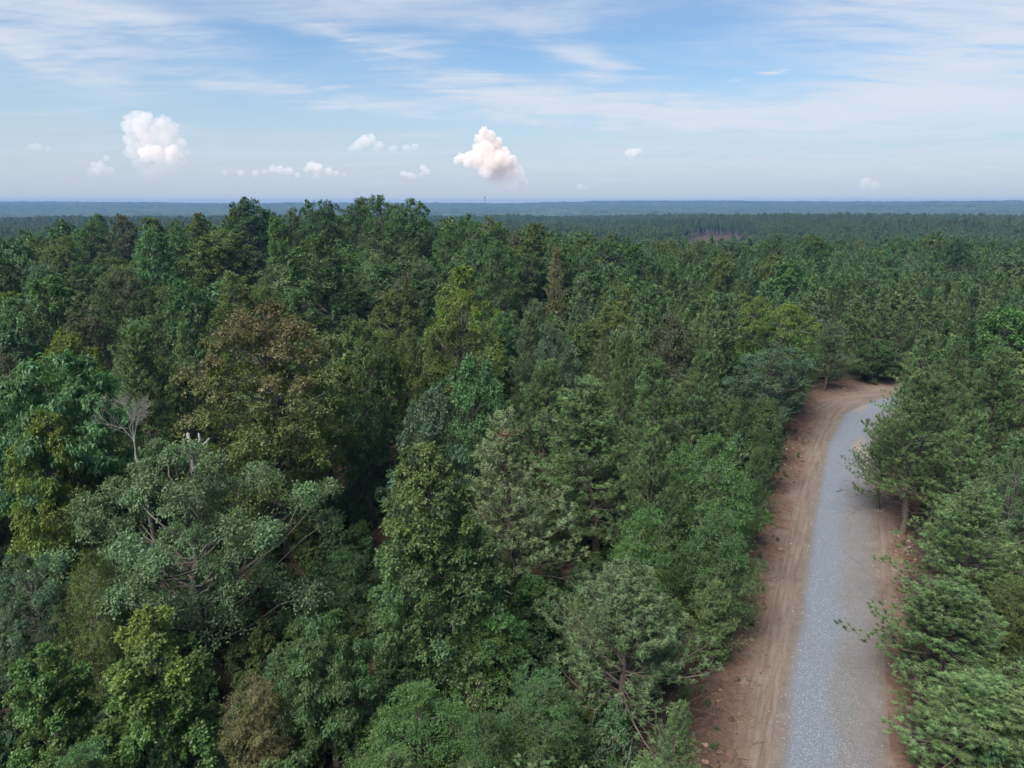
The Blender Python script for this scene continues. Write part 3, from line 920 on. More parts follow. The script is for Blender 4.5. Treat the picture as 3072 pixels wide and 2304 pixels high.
# kind of shape, east, north, height of its top above the road, crown radius, tint, tint of the top, label, short name
LANDMARKS = [
    ('pine_spire', 0.6, 46.0, 16.4, 4.56, 'pinel', None, 'pine with a browned tip and visible stem in the middle of the woods', 'pine with the browned tip'),
    ('ovate', -5.3, 38.0, 17.1, 4.47, 'green', 'olive', 'tall egg-shaped olive hardwood with dense foliage to the ground', 'egg-shaped olive hardwood'),
    ('spreading', -19.2, 40.0, 15.8, 8.33, 'grey', None, 'wide spreading grey-green oak with bare limbs showing', 'wide grey-green oak'),
    ('dome', -18.6, 54.0, 22.2, 7.12, 'olive', 'rust', 'large broad oak whose crown is turning rust brown on top', 'rust-topped oak'),
    ('drooping', -32.7, 51.0, 19.2, 5.99, 'mint', None, 'broad mint-green tree with drooping leaves at the picture edge', 'drooping mint-green tree'),
    ('small_round', -33.1, 46.0, 16.2, 2.99, 'yellow', None, 'rounded yellow-olive tree at the picture edge beside the grey-green oak', 'rounded yellow-olive tree'),
    ('pine_round', -33.5, 62.0, 20.0, 4.11, 'pineb', None, 'bright pine standing alone among hardwoods above the drooping tree', 'lone bright pine'),
    ('small_round', -41.5, 66.0, 18.4, 3.73, 'yellow', None, 'yellow-green hardwood between the lone bright pine and the picture edge', 'yellow-green hardwood'),
    ('lobed', -17.1, 30.0, 11.3, 3.21, 'bright', 'gold', 'golden-topped green tree at the bottom with upright lobes', 'golden-topped tree'),
    ('lobed', -22.3, 29.0, 9.7, 2.50, 'bright', None, 'bright lime-green maple in the bottom corner', 'lime-green corner maple'),
    ('rugged', -26.9, 36.0, 11.1, 2.86, 'blue', None, 'silvery blue-green oak at the picture edge below the wide oak', 'silvery edge oak'),
    ('feathery', -23.4, 35.0, 11.5, 2.28, 'olive', None, 'fine-leaved olive sapling beside the silvery edge oak', 'fine-leaved olive sapling'),
    ('drooping', -9.5, 32.0, 9.5, 2.84, 'green', None, 'small tree with long drooping leaflets below the egg-shaped hardwood', 'long-leafleted small tree'),
    ('feathery', -12.8, 30.0, 7.5, 1.93, 'dry', None, 'thin sapling with dry brownish leaves at the bottom', 'dry brownish sapling'),
    ('feathery', -4.7, 30.0, 6.7, 3.20, 'feather', None, 'wide feathery light-green sapling at the bottom edge', 'wide feathery sapling'),
    ('feathery_tall', -1.1, 36.0, 7.1, 2.66, 'feather', None, 'feathery sapling under the pine with the browned tip', 'feathery sapling under the spire'),
    ('feathery_tall', 1.9, 32.0, 5.7, 2.43, 'green', None, 'slender green sapling beside the open-limbed pine', 'slender green sapling'),
    ('feathery', -1.4, 29.0, 6.0, 1.90, 'green', None, 'short dark green sapling at the very bottom between two feathery ones', 'short dark sapling'),
    ('pine_open', 5.9, 34.0, 11.0, 4.70, 'pineg', None, 'open grey-green pine by the road with bare branches showing', 'open grey-green pine'),
    ('pine_broad', 7.1, 54.0, 16.6, 4.93, 'pineb', None, 'broad full pine standing above the roadside shrubs', 'broad full pine'),
    ('pine_round', 10.3, 50.0, 13.8, 2.93, 'pine', None, 'shorter pine tucked against the broad full pine toward the road', 'shorter tucked pine'),
    ('pine_broad', 2.5, 62.0, 16.4, 3.96, 'pine', None, 'pine with pale shoots behind the browned-tip pine', 'pale-shooted pine'),
    ('pine_slim', 13.7, 66.0, 16.0, 3.32, 'pine', None, 'first of two pines with a shared crown behind the broad pine', 'first paired pine'),
    ('pine_slim', 18.4, 68.0, 16.2, 3.19, 'pine', None, 'second of two paired pines, the one toward the road', 'second paired pine'),
    ('feathery', 15.3, 53.0, 12.4, 4.57, 'feather', None, 'large feathery green tree leaning over the road verge', 'large feathery verge tree'),
    ('feathery', 14.4, 45.0, 9.2, 3.52, 'green', None, 'dark feathery tree on the verge nearer the camera', 'dark feathery verge tree'),
    ('feathery_tall', 9.1, 43.0, 10.3, 2.75, 'feather', None, 'feathery tree between the open grey pine and the verge', 'middle feathery tree'),
    ('rugged', 31.5, 86.0, 13.1, 6.18, 'blue', None, 'blue-grey oak with pale bare limbs at the inside of the road bend', 'blue-grey roadside oak'),
    ('dome', 37.0, 97.0, 16.6, 6.87, 'bright', 'yellow', 'yellow-green hardwood rising behind the blue-grey roadside oak', 'yellow-green tree behind the roadside oak'),
    ('small_round', -7.1, 52.0, 16.3, 3.18, 'blue', None, 'dark blue-grey round tree above the egg-shaped hardwood', 'blue-grey round tree'),
    ('small_round', -3.1, 61.0, 16.8, 3.69, 'mint', None, 'pale mint-green tree in the middle of the woods', 'pale mint-green tree'),
    ('dome', -5.7, 76.0, 20.9, 5.48, 'olive', 'yellow', 'broad olive and yellow hardwood with a double crown', 'double-crowned olive hardwood'),
    ('small_round', 20.5, 90.0, 16.2, 3.57, 'brown', None, 'dull purple-brown tree among the pines', 'purple-brown tree'),
    ('tall_dome', -12.8, 60.0, 20.0, 3.38, 'green', 'olive', 'olive hardwood with brownish top beside the rust-topped oak', 'brown-tipped olive hardwood'),
    ('tall_dome', -9.2, 63.0, 19.2, 2.20, 'olive', None, 'narrow olive hardwood in front of the double-crowned one', 'narrow olive hardwood'),
    ('pine_tall', 36.2, 60.0, 15.9, 4.65, 'pine', None, 'big pine with a bare lower stem beside the road, before the bend', 'big roadside pine'),
    ('pine_slim', 37.9, 56.0, 13.6, 2.87, 'pineb', None, 'bright-topped pine against the big roadside pine', 'bright-topped pine'),
    ('pine_open', 37.1, 66.0, 9.5, 3.40, 'pine', None, 'ragged pine with limbs reaching over the gravel', 'ragged overhanging pine'),
    ('pine_slim', 47.0, 80.0, 15.9, 3.46, 'pineb', None, 'tall light-topped pine behind the big roadside pine', 'light-topped pine'),
    ('pine_slim', 49.0, 77.0, 15.2, 3.08, 'pine', None, 'slim pine between the light-topped pine and the picture edge', 'slim pine by the light-topped one'),
    ('pine_broad', 48.0, 68.0, 16.2, 3.87, 'pine', None, 'full pine at the picture edge above the bright-topped pine', 'full edge pine'),
    ('rugged', 40.2, 53.0, 11.4, 2.39, 'grey', None, 'grey-green hardwood at the picture edge among the pines', 'grey-green edge hardwood'),
    ('pine_spire', 32.6, 46.0, 11.1, 4.85, 'pineb', None, 'wide bushy pine across the gravel from the dark feathery tree', 'wide bushy pine'),
    ('pine_round', 26.6, 38.0, 8.0, 4.44, 'pine', None, 'dense dark pine mound beside the gravel near the camera', 'dense dark pine'),
    ('pine_round', 24.7, 32.0, 5.7, 4.01, 'pineb', None, 'bright green pine top in the bottom corner by the road', 'bright corner pine'),
    ('dome', -1.6, 116.0, 24.1, 4.86, 'green', None, 'tall dark green oak rising above its neighbours beyond the double-crowned one', 'tall dark green oak'),
    ('pine_slim', 7.5, 118.0, 23.2, 2.51, 'tan', None, 'narrow tan-coloured dying conifer', 'narrow tan conifer'),
    ('rugged', 5.2, 79.0, 17.3, 3.92, 'blue', None, 'blue-green hardwood beside the tall greyish pine', 'blue-green hardwood'),
    ('pine_broad', 2.5, 85.0, 18.7, 3.35, 'pineg', None, 'tall greyish pine with an open stem', 'tall greyish pine'),
    ('mid_broad_3', -48.0, 150.0, 27.1, 3.16, 'bright', None, 'single bright light-green tree below the ridge crest', 'bright light-green ridge tree'),
    ('mid_broad_1', -28.1, 105.0, 26.0, 5.39, 'green', None, 'tall green oak in front of the ridge', 'tall green oak before the ridge'),
    ('mid_broad_1', -64.5, 178.0, 31.3, 6.50, 'deep', None, 'big dark oak standing up against the sky', 'big dark skyline oak'),
    ('mid_broad_0', -30.3, 170.0, 31.8, 5.66, 'green', None, 'highest tree on the ridge crest', 'highest ridge tree'),
    ('mid_broad_4', -38.0, 178.0, 31.4, 5.65, 'deep', None, 'dark crest tree beside the highest ridge tree', 'dark crest tree'),
    ('mid_broad_2', -22.9, 163.0, 30.9, 5.95, 'green', None, 'wide green tree on the crest sloping down to the pines', 'wide green crest tree'),
    ('mid_broad_4', -47.6, 180.0, 30.7, 6.29, 'deep', None, 'round dark tree in the skyline gap beside the big dark oak', 'round skyline tree'),
    ('mid_broad_5', -57.6, 140.0, 24.9, 6.74, 'olive', None, 'olive-brown hardwood spreading in front of the big dark oak', 'olive-brown spreading hardwood'),
    ('tall_dome', -35.0, 88.0, 21.6, 4.01, 'olive', None, 'pale olive hardwood above the rust-topped oak', 'pale olive hardwood'),
    ('dome', -53.6, 95.0, 21.2, 4.64, 'deep', 'brown', 'dark hardwood with brownish crown', 'brownish-crowned dark hardwood'),
    ('tall_dome', -50.5, 82.0, 18.9, 3.51, 'brown', None, 'dull brown hardwood below the brownish-crowned dark one', 'dull brown hardwood'),
    ('mid_broad_3', -8.0, 102.0, 21.2, 3.98, 'bright', 'yellow', 'yellow-green hardwood beside the tall dark green oak', 'yellow-green neighbour of the tall oak'),
    ('tall_dome', -15.9, 92.0, 21.3, 4.79, 'olive', 'brown', 'brown-olive hardwood in front of the ridge slope', 'brown-olive slope tree'),
    ('pine_open', 51.1, 112.0, 11.8, 4.45, 'pineg', None, 'pine with long bare lower limbs beyond the road bend', 'bare-limbed pine at the bend'),
    ('small_round', 62.1, 118.0, 7.6, 4.33, 'deep', 'green', 'dark leafy tree at the far end of the road', 'dark tree at the road end'),
    ('mid_pine_0', 65.4, 132.0, 13.1, 3.47, 'pineb', None, 'light pine above the dark tree at the road end', 'light pine above the road end'),
    ('mid_broad_2', 48.5, 165.0, 19.0, 4.27, 'olive', None, 'yellowish hardwood among the massed pines', 'yellowish tree in the pines'),
    ('mid_broad_0', 141.1, 225.0, 19.3, 5.43, 'deep', None, 'dark broad hardwood toward the far picture edge', 'dark far broad hardwood'),
    ('mid_broad_1', -107.4, 200.0, 27.1, 4.47, 'brown', None, 'brown-green skyline tree over the blue valley', 'brown-green valley-edge tree'),
    ('mid_broad_3', -82.0, 190.0, 27.5, 3.64, 'olive', None, 'small olive skyline tree in front of the blue distance', 'small olive skyline tree'),
]


# ------------------------------------------------------------------ planting
def project(x, y, z):
    """picture position (1024 x 768) and depth of a point, to judge what can be seen from the camera's side"""
    p_ = R(PITCH)
    x, y, z = np.asarray(x, float), np.asarray(y, float), np.asarray(z, float) - CAM_Z
    dep = y * math.cos(p_) - z * math.sin(p_)
    up = y * math.sin(p_) + z * math.cos(p_)
    dep_ = np.maximum(dep, 1.0)
    return 512 + 705 * x / dep_, 384 - 705 * up / dep_, dep


def plant(kind, x, y, height, radius, tint, turn, label, cat, name, group, top=None, sink=0.15, amount=1.0):
    me_w, me_c, h0, r0, is_pine = KIND[kind]
    root = bpy.data.objects.new(name, None)
    root.empty_display_size = 0.5
    col.objects.link(root)
    root.location = (x, y, gz(x, y) - sink)
    root.rotation_euler = (0.045 * math.sin(7.3 * turn + x), 0.045 * math.sin(5.1 * turn + y), turn)
    root.scale = (radius / r0, radius / r0, (height + sink) / h0)
    wd = obj('trunk', me_w, root)
    cr = obj('crown', me_c, root)
    cr.color = (*tint, 1.0)
    if top is not None:
        cr['top_tint'] = [float(v) for v in top]
        cr['top_amount'] = float(amount)
    tag(root, label, cat, group)
    return root


rng = np.random.default_rng(2024)
trees = []                                   # every planted tree: x, y, top, radius, kind, tint, top tint, label or None, short name
for (kd, x, y, zt, rad, ti, tt, lab, sh) in LANDMARKS:
    trees.append(dict(x=x, y=y, zt=zt, r=rad, kind=kd, tint=np.array(TINT[ti]), top=None if tt is None else np.array(TINT[tt]), label=lab, short=sh, pine=KIND[kd][4]))
n_land = len(trees)
lx, ly, lz = (np.array([t_[k] for t_ in trees]) for k in ('x', 'y', 'zt'))
lr = np.array([t_['r'] for t_ in trees])
lsx, lsy, ldep = project(lx, ly, lz)
lhw = lr / ldep * 705
lbx, lby, _ = project(lx, ly, ground_z(lx, ly) + 1.5)

BROAD_NEAR = ['dome', 'tall_dome', 'small_round', 'rugged', 'tall_dome', 'lobed', 'ovate', 'small_round']
PINE_NEAR = ['pine_broad', 'pine_round', 'pine_slim', 'pine_spire', 'pine_slim']
BROAD_TINTS = ['green', 'deep', 'olive', 'green', 'green', 'olive', 'grey', 'deep', 'green', 'mint', 'blue', 'green', 'brown', 'feather', 'deep', 'grey']
PINE_TINTS = ['pine', 'pineb', 'pine', 'pineg', 'pine', 'deep']


def pine_share(x, y):
    a = x / np.maximum(y, 1.0)
    s = 0.08 + 0.74 * sstep(0.02, 0.20, a - 0.05 * vnoise(x / 25, y / 25, 77))
    s = s - 0.40 * sstep(190, 280, y) * sstep(0.15, 0.4, a)
    return s * (1 - 0.5 * sstep(0.05, -0.2, a))


# candidates: a jittered grid tightened by dart throwing, nearest first
cand = []
for yy in np.arange(16, 300, 2.4):
    hw = 0.80 * yy + 14
    for xx in np.arange(-hw, hw, 2.4):
        cand.append((xx + rng.uniform(-1.2, 1.2), yy + rng.uniform(-1.2, 1.2)))
cand = np.array(cand)
off, wid = road_at(cand[:, 0], cand[:, 1])
cand = cand[np.abs(off) > wid + 0.3]
off, wid = road_at(cand[:, 0], cand[:, 1])
order = rng.permutation(len(cand))
ps = pine_share(cand[:, 0], cand[:, 1])
px_, py_, pr_ = list(lx), list(ly), list(lr)
cell = {}


def cell_add(i, x, y):
    cell.setdefault((int(x // 10), int(y // 10)), []).append(i)


for i in range(n_land):
    cell_add(i, lx[i], ly[i])
gzc = ground_z(cand[:, 0], cand[:, 1])
for i in order:
    x, y = cand[i]
    is_pine = rng.uniform() < ps[i]
    if is_pine:
        h, rad = rng.normal(13.6, 1.1), rng.uniform(1.9, 2.9)
    else:
        h, rad = rng.normal(14.8, 1.7) + 1.2 * sstep(60, 160, y), rng.uniform(2.9, 5.0)
        if y > 80:
            rad *= 1.15
    edge = abs(off[i]) - wid[i]
    if edge < rad * 0.5:
        rad = max(1.6, edge + 1.2)
        h = min(h, 5.5 + rad * 2.6)
    if y < 45:
        h = min(h, 6.5 + 0.0 * y)
        rad = min(rad, 2.2)
    clash = False
    cx_, cy_ = int(x // 10), int(y // 10)
    for a in range(cx_ - 2, cx_ + 3):
        for b in range(cy_ - 2, cy_ + 3):
            for j in cell.get((a, b), ()):
                lim = (0.74 if j >= n_land else 0.76) * (pr_[j] + rad)
                if (px_[j] - x) ** 2 + (py_[j] - y) ** 2 < lim * lim:
                    clash = True
                    break
            if clash:
                break
        if clash:
            break
    if clash:
        continue
    # a young tree wherever a full one would stand in front of a landmark's crown
    zt = gzc[i] + h
    for _ in range(8):
        sx, sy, dep = project(x, y, zt)
        hwid = 705 * rad / max(dep, 5.0)
        m2 = (ly > y + 1) & (np.abs(lsx - sx) < 0.8 * lhw + 0.75 * hwid)
        lim = (lsy + 0.62 * (lby - lsy))[m2]
        if len(lim) == 0 or sy > lim.max():
            break
        zt -= 1.6
        rad *= 0.93
    h = zt - gzc[i]
    if h < 3.2:
        continue
    k = len(px_)
    px_.append(x)
    py_.append(y)
    pr_.append(rad)
    cell_add(k, x, y)
    if is_pine:
        near = PINE_NEAR[rng.integers(len(PINE_NEAR))]
        kd = near if y < 78 else 'mid_pine_%d' % rng.integers(4)
        ti = PINE_TINTS[rng.integers(len(PINE_TINTS))]
    else:
        near = BROAD_NEAR[rng.integers(len(BROAD_NEAR))]
        if h < 8:
            near = ['feathery', 'small_round', 'feathery_tall', 'lobed'][rng.integers(4)]
        kd = near if y < 78 else 'mid_broad_%d' % rng.integers(6)
        ti = BROAD_TINTS[rng.integers(len(BROAD_TINTS))]
    tint = np.array(TINT[ti]) * rng.uniform(0.85, 1.12) * np.array([rng.uniform(0.92, 1.08), 1.0, rng.uniform(0.92, 1.08)])
    top = None
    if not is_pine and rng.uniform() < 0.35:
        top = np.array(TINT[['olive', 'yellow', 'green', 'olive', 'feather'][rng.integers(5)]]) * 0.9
    trees.append(dict(x=x, y=y, zt=zt, r=rad, kind=kd, tint=tint, tname=ti, top=top, label=None, short=None, pine=is_pine))

# what shows: paint the crowns front to back on a small canvas
SXN, SYN = 512, 384
canvas = np.zeros((SYN, SXN), bool)
tx = np.array([t_['x'] for t_ in trees])
ty = np.array([t_['y'] for t_ in trees])
tg = ground_z(tx, ty)
for i in np.argsort(ty):
    t_ = trees[i]
    sx, sy, dep = project(t_['x'], t_['y'], t_['zt'])
    _, by, _ = project(t_['x'], t_['y'], tg[i] + 1.0)
    hwid = 705 * t_['r'] / max(dep, 5.0)
    t_['sx'], t_['sy'], t_['dep'], t_['g'] = float(sx), float(sy), float(dep), float(tg[i])
    t_['vis'], t_['area'] = 0, 1
    x0, x1, y0, y1 = (sx - hwid) / 2, (sx + hwid) / 2, sy / 2, by / 2
    a0, a1, b0, b1 = int(max(0, x0)), int(min(SXN, x1 + 1)), int(max(0, y0)), int(min(SYN, y1 + 1))
    if a1 <= a0 or b1 <= b0 or dep < 8:
        continue
    jj, ii = np.mgrid[b0:b1, a0:a1]
    u = np.abs(ii + 0.5 - sx / 2) / (hwid / 2)
    v = (jj + 0.5 - y0) / max(1.0, y1 - y0)
    prof = np.clip(v * 1.6, 0, 1) if t_['pine'] else np.sqrt(np.clip(1 - (1 - np.clip(v * 2.2, 0, 1)) ** 2, 0, 1))
    sil = u < prof * 0.92
    new = sil & ~canvas[b0:b1, a0:a1]
    t_['vis'] = int(new.sum())
    canvas[b0:b1, a0:a1] |= sil

LIMIT = 285
rest = []
keep = list(range(n_land))
for flag in (True, False):
    ids = [i for i in range(n_land, len(trees)) if trees[i]['pine'] == flag]
    n0 = sum(1 for i in range(n_land) if trees[i]['pine'] == flag)
    ids.sort(key=lambda i: -trees[i]['vis'])
    good = [i for i in ids if trees[i]['vis'] >= 14][:LIMIT - n0]
    keep += good
    gs = set(good)
    rest += [i for i in ids if i not in gs]

# names for the many: by kind, colour and their place next to a tree one can find
WORDS = ['first', 'second', 'third', 'fourth', 'fifth', 'sixth', 'seventh', 'eighth', 'ninth', 'tenth', 'eleventh', 'twelfth', 'thirteenth', 'fourteenth', 'fifteenth', 'sixteenth', 'seventeenth', 'eighteenth', 'nineteenth', 'twentieth']
LOOK = dict(green='green', deep='deep green', olive='olive', brown='brownish', grey='grey-green', mint='pale green', blue='bluish', dark='dark green', yellow='yellow-green', feather='fresh green',
            pine='green', pineb='light green', pineg='greyish')
buckets = {}
for i in keep[n_land:]:
    t_ = trees[i]
    d2 = [(t_['sx'] - trees[j]['sx']) ** 2 + (1.6 * (t_['sy'] - trees[j]['sy'])) ** 2 for j in range(n_land)]
    j = int(np.argmin(d2))
    ddx, ddy = t_['sx'] - trees[j]['sx'], t_['sy'] - trees[j]['sy']
    if abs(ddx) > 1.3 * abs(ddy):
        side = 'right of' if ddx > 0 else 'left of'
    else:
        side = 'in front of' if ddy > 0 else 'behind'
    what = '%s %s' % (LOOK[t_['tname']], 'pine' if t_['pine'] else ('young hardwood' if t_['zt'] - t_['g'] < 8 else 'hardwood'))
    buckets.setdefault((j, side, what), []).append((d2[j], i))
for (j, side, what), lst in buckets.items():
    lst.sort()
    for q, (_, i) in enumerate(lst):
        if len(lst) == 1:
            trees[i]['label'] = 'the one %s just %s the %s' % (what, side, trees[j]['short'])
        else:
            trees[i]['label'] = '%s %s %s the %s, counting outward' % (WORDS[min(q, 19)], what, side, trees[j]['short'])

for i in keep:
    t_ = trees[i]
    h = t_['zt'] - t_['g']
    young = h < 8 and not t_['pine']
    if t_['pine']:
        nm, cat, grp = 'pine_tree', 'pine tree', 'pines of the forest'
    elif young:
        nm, cat, grp = 'sapling', 'sapling', 'young hardwoods of the forest'
    else:
        nm, cat, grp = 'hardwood_tree', 'hardwood tree', 'hardwoods of the forest'
    plant(t_['kind'], t_['x'], t_['y'], h, t_['r'], t_['tint'], (i * 2.399 + 0.6) % 6.283, t_['label'], cat, nm, grp, t_['top'])

# ------------------------------------------------------------------ the rest of the forest, past counting
FP, FK, FS, FR_ = [], [], [], []
A0, B0, C0 = 0, N_A, N_A + N_B
for i in rest:
    t_ = trees[i]
    is_p = t_['pine']
    FP.append((t_['x'], t_['y'], t_['g'] - 0.2))
    FK.append((B0 + rng.integers(N_B)) if is_p else (A0 + rng.integers(N_A)))
    h = t_['zt'] - t_['g']
    s = t_['r'] / (2.7 if is_p else 4.7)
    FS.append((s, s, h / (15.0 if is_p else 16.5)))
    FR_.append(rng.uniform(0, 6.28))


def clearing(x, y):
    """the felled field in front of the plantation"""
    return ((x / y - 0.280 - 0.02 * vnoise(x / 40, y / 60, 14)) / 0.058) ** 2 + ((y - 800) / 175) ** 2 < 1


y0 = 300.0
while y0 < 2500:
    sp = 6.8 + 3.6 * sstep(500, 2200, y0)
    hw = 0.97 * y0 + 20
    xs = np.arange(-hw, hw, sp)
    xs = xs + rng.uniform(-0.45, 0.45, len(xs)) * sp
    ys = y0 + rng.uniform(-0.5, 0.5, len(xs)) * sp
    z = ground_z(xs, ys)
    ok = ~clearing(xs, ys)
    a = xs / ys
    pshare = 0.25 + 0.55 * sstep(-0.1, 0.15, a + 0.08 * vnoise(xs / 120, ys / 120, 88)) + 0.25 * vnoise(xs / 90, ys / 90, 89)
    near_clear = (((xs / ys - 0.272) / 0.14) ** 2 + ((ys - 1040) / 130) ** 2 < 1) & ok
    isp = (rng.uniform(0, 1, len(xs)) < pshare) | near_clear
    sc = sp / 6.2
    for x, y, zz, p_, o_, nc in zip(xs, ys, z, isp, ok, near_clear):
        if not o_:
            continue
        FP.append((x, y, zz - 0.2))
        FK.append(N_A + N_B + N_C if nc and rng.uniform() < 0.35 else (B0 + rng.integers(N_B)) if p_ else (A0 + rng.integers(N_A)))
        q = rng.uniform(0.7, 1.4)
        vs = rng.uniform(0.76, 1.20) * (0.9 + 0.12 * q) * (1.0 if nc else 1.0)
        FS.append((q * sc * (1.15 if p_ else 0.85),) * 2 + (vs,))
        FR_.append(rng.uniform(0, 6.28))
    y0 += sp
# beyond the frame's sides, so that the wood does not end there
for yy in np.arange(-45, 300, 6.0):
    for xx in np.arange(-280, 280, 6.0):
        x, y = xx + rng.uniform(-2.4, 2.4), yy + rng.uniform(-2.4, 2.4)
        if abs(x) < 0.80 * y + 14 and y > 14:
            continue
        if np.hypot(x, y) < 7 or (y < 14 and abs(x) > 80):
            continue
        o_, w_ = road_at([x], [y])
        if abs(o_[0]) < w_[0] + 1.5:
            continue
        FP.append((x, y, gz(x, y) - 0.2))
        FK.append(rng.integers(0, N_A + N_B))
        q = rng.uniform(0.75, 1.05)
        hh = q if y > 20 else q * 0.7
        FS.append((q * 0.9, q * 0.9, hh))
        FR_.append(rng.uniform(0, 6.28))
scatter('forest', FP, FK, FS, FR_, 'far continuous forest canopy rolling away to the blue distance', 'forest')

# undergrowth between the trunks
UP, UK, US, UR = [], [], [], []
for yy in np.arange(14, 130, 2.1):
    hw = 0.78 * yy + 8
    for xx in np.arange(-hw, hw, 2.1):
        x, y = xx + rng.uniform(-1, 1), yy + rng.uniform(-1, 1)
        UP.append((x, y))
UP = np.array(UP)
off, wid = road_at(UP[:, 0], UP[:, 1])
ok = (np.abs(off) > wid + 0.4) & (rng.uniform(0, 1, len(UP)) < np.where(np.abs(off) < wid + 3, 0.6, np.where(UP[:, 1] < 60, 0.95, 0.72)))
UP = UP[ok]
edge_s = np.clip((np.abs(off[ok]) - wid[ok]) / 3.0, 0.25, 1.0)
uz = ground_z(UP[:, 0], UP[:, 1]) - 0.1
n_ = len(UP)
us = rng.uniform(0.45, 0.85, n_) * edge_s
# weeds creeping out on to the banks
wx = []
r4 = np.random.default_rng(404)
for q in range(150):
    s_ = r4.uniform(45, 170)
    k_ = int(s_ / 0.25)
    lf = r4.uniform() < 0.65
    fr = 1.02 - abs(r4.normal(0, 0.10))
    o_ = RP[k_, 2] * fr if lf else -RP[k_, 3] * fr
    wx.append((RP[k_, 0] + RN[k_, 0] * o_, RP[k_, 1] + RN[k_, 1] * o_, 0.05, r4.uniform(0.05, 0.15)))
wx = np.array(wx)
UP = np.vstack([UP, wx[:, :2]])
uz = np.concatenate([uz, wx[:, 2]])
us = np.concatenate([us, wx[:, 3]])
n_ = len(UP)
scatter('undergrowth', np.column_stack([UP, uz]), C0 + rng.integers(0, N_C, n_), np.column_stack([us, us, us * rng.uniform(0.8, 1.2, n_)]), rng.uniform(0, 6.28, n_),
        'dim leafy undergrowth filling the gaps between the trunks', 'undergrowth')

# canopy of the farthest hills, too distant to tell trees apart
m_, t = mat('distant_canopy')
pos = t.n('ShaderNodeNewGeometry').outputs['Position']
f = t.noise(pos, 0.022, 6.0, 0.75)
f2 = t.noise(pos, 0.0022, 4.0, 0.6)
c = t.mix(t.rng(f2, 0.4, 0.6), t.ramp(f, [(0.35, (.012, .022, .012)), (0.65, (.070, .100, .046))]), t.ramp(f, [(0.35, (.018, .030, .016)), (0.65, (.095, .118, .055))]))
p = t.n('ShaderNodeBsdfPrincipled', ins={'Base Color': c, 'Roughness': 0.9, 'Specular IOR Level': 0.1})
t.link(p.outputs[0], t.n('ShaderNodeOutputMaterial').inputs[0])
g = Geo()
rr = np.geomspace(2350, 6600, 140)
aa = np.linspace(R(-52), R(52), 900)
Xf, Yf = rr[:, None] * np.sin(aa)[None], rr[:, None] * np.cos(aa)[None]
jit = np.random.default_rng(5).uniform(-0.5, 0.5, Xf.shape)
Zf = ground_z(Xf, Yf) + 13.5 + 3.0 * fbm(Xf / 60, Yf / 60, 71, 3) + 8.0 * jit
n1, n2 = Xf.shape
i, j = np.meshgrid(np.arange(n1 - 1), np.arange(n2 - 1), indexing='ij')
a = i * n2 + j
g.add(np.stack([Xf, Yf, Zf], -1).reshape(-1, 3), np.stack([a, a + 1, a + n2 + 1, a + n2], -1).reshape(-1, 4))
o = obj('distant_forest', g.mesh('distant_forest', m_))
tag(o, 'blue hazy wooded hills along the whole horizon', 'forest', kind='stuff')


# ------------------------------------------------------------------ dead trees
def bare(name, g, x, y, z, turn, label, cat, scale=1.0, tilt=(0, 0)):
    root = bpy.data.objects.new(name, None)
    col.objects.link(root)
    root.location = (x, y, z)
    root.rotation_euler = (tilt[0], tilt[1], turn)
    root.scale = (scale,) * 3
    return tag(root, label, cat)


tg1 = Geo()
H1 = 13.9
tg1.tube(np.array([(0, 0, 0), (.15, 0, 4), (-.1, .1, 8), (-.35, .1, 11.5), (-0.55, .1, H1 - .2)]), [.22, .18, .15, .11, .08], 8, False)
dt = bare('dead_tree', None, -24.4, 44.0, gz(-24.4, 44) - .5, 0.0, 'bleached bare dead tree with fine twigs standing above the wide grey-green oak', 'dead tree')
obj('trunk', tg1.mesh('dead_trunk', M['dead_wood'], True), dt)
bt = bare_tree(7, 4.4, 0.36, 0.06, 5, (3, 5), (0.08, 0))
obj('bare_crown', bt.mesh('dead_crown', M['dead_wood'], True), dt, (-0.55, .1, H1 - 0.3))
st = bare('broken_snag', None, -20.6, 43.0, gz(-20.6, 43) - 0.6, 0.0, 'broken pale stub of a dead trunk beside the bleached dead tree', 'snag')
g = Geo()
g.tube(np.array([(0, 0, 0), (.1, 0, 6), (0, 0, 11), (-.12, 0, 14.6), (-.2, 0, 15.6)]), [.20, .19, .17, .15, .09], 8)
obj('trunk', g.mesh('snag_trunk', M['dead_wood'], True), st)
g = Geo()
g.tube(np.array([(0, 0, 14.0), (.35, 0, 14.6), (.55, 0, 15.2), (.50, 0, 15.6)]), [.11, .10, .09, .05], 7)
g.tube(np.array([(.4, 0, 14.5), (.8, .05, 14.9), (1.15, .05, 15.25)]), [.08, .07, .05], 7)
obj('broken_limb', g.mesh('snag_limb', M['dead_wood'], True), st)

# browned needles near the tip of the spire pine
m_, t = mat('dry_needle')
f = t.n('ShaderNodeSeparateXYZ', ins={0: t.n('ShaderNodeAttribute', attribute_name='leafvar').outputs['Vector']}).outputs[0]
p = t.n('ShaderNodeBsdfPrincipled', ins={'Base Color': t.ramp(f, [(0.0, (.12, .055, .025)), (1.0, (.27, .15, .06))]), 'Roughness': 0.8})
t.link(p.outputs[0], t.n('ShaderNodeOutputMaterial').inputs[0])
spire = next(o for o in col.objects if o.get('label', '').startswith('pine with a browned tip'))
g = Geo()
r9 = np.random.default_rng(4)
k = 34
c_ = np.column_stack([r9.normal(0, .26, k), r9.normal(0, .26, k), r9.uniform(14.0, 15.0, k)])
needle_tufts(g, c_, unit(np.column_stack([r9.normal(0, 1, k), r9.normal(0, 1, k), r9.normal(-.3, .6, k)])), 14, .22, .035, r9, np.column_stack([r9.uniform(0, 1, k)] * 3), stem=.1)
bn = obj('browned_shoot', g.mesh('browned_shoot', m_), spire)
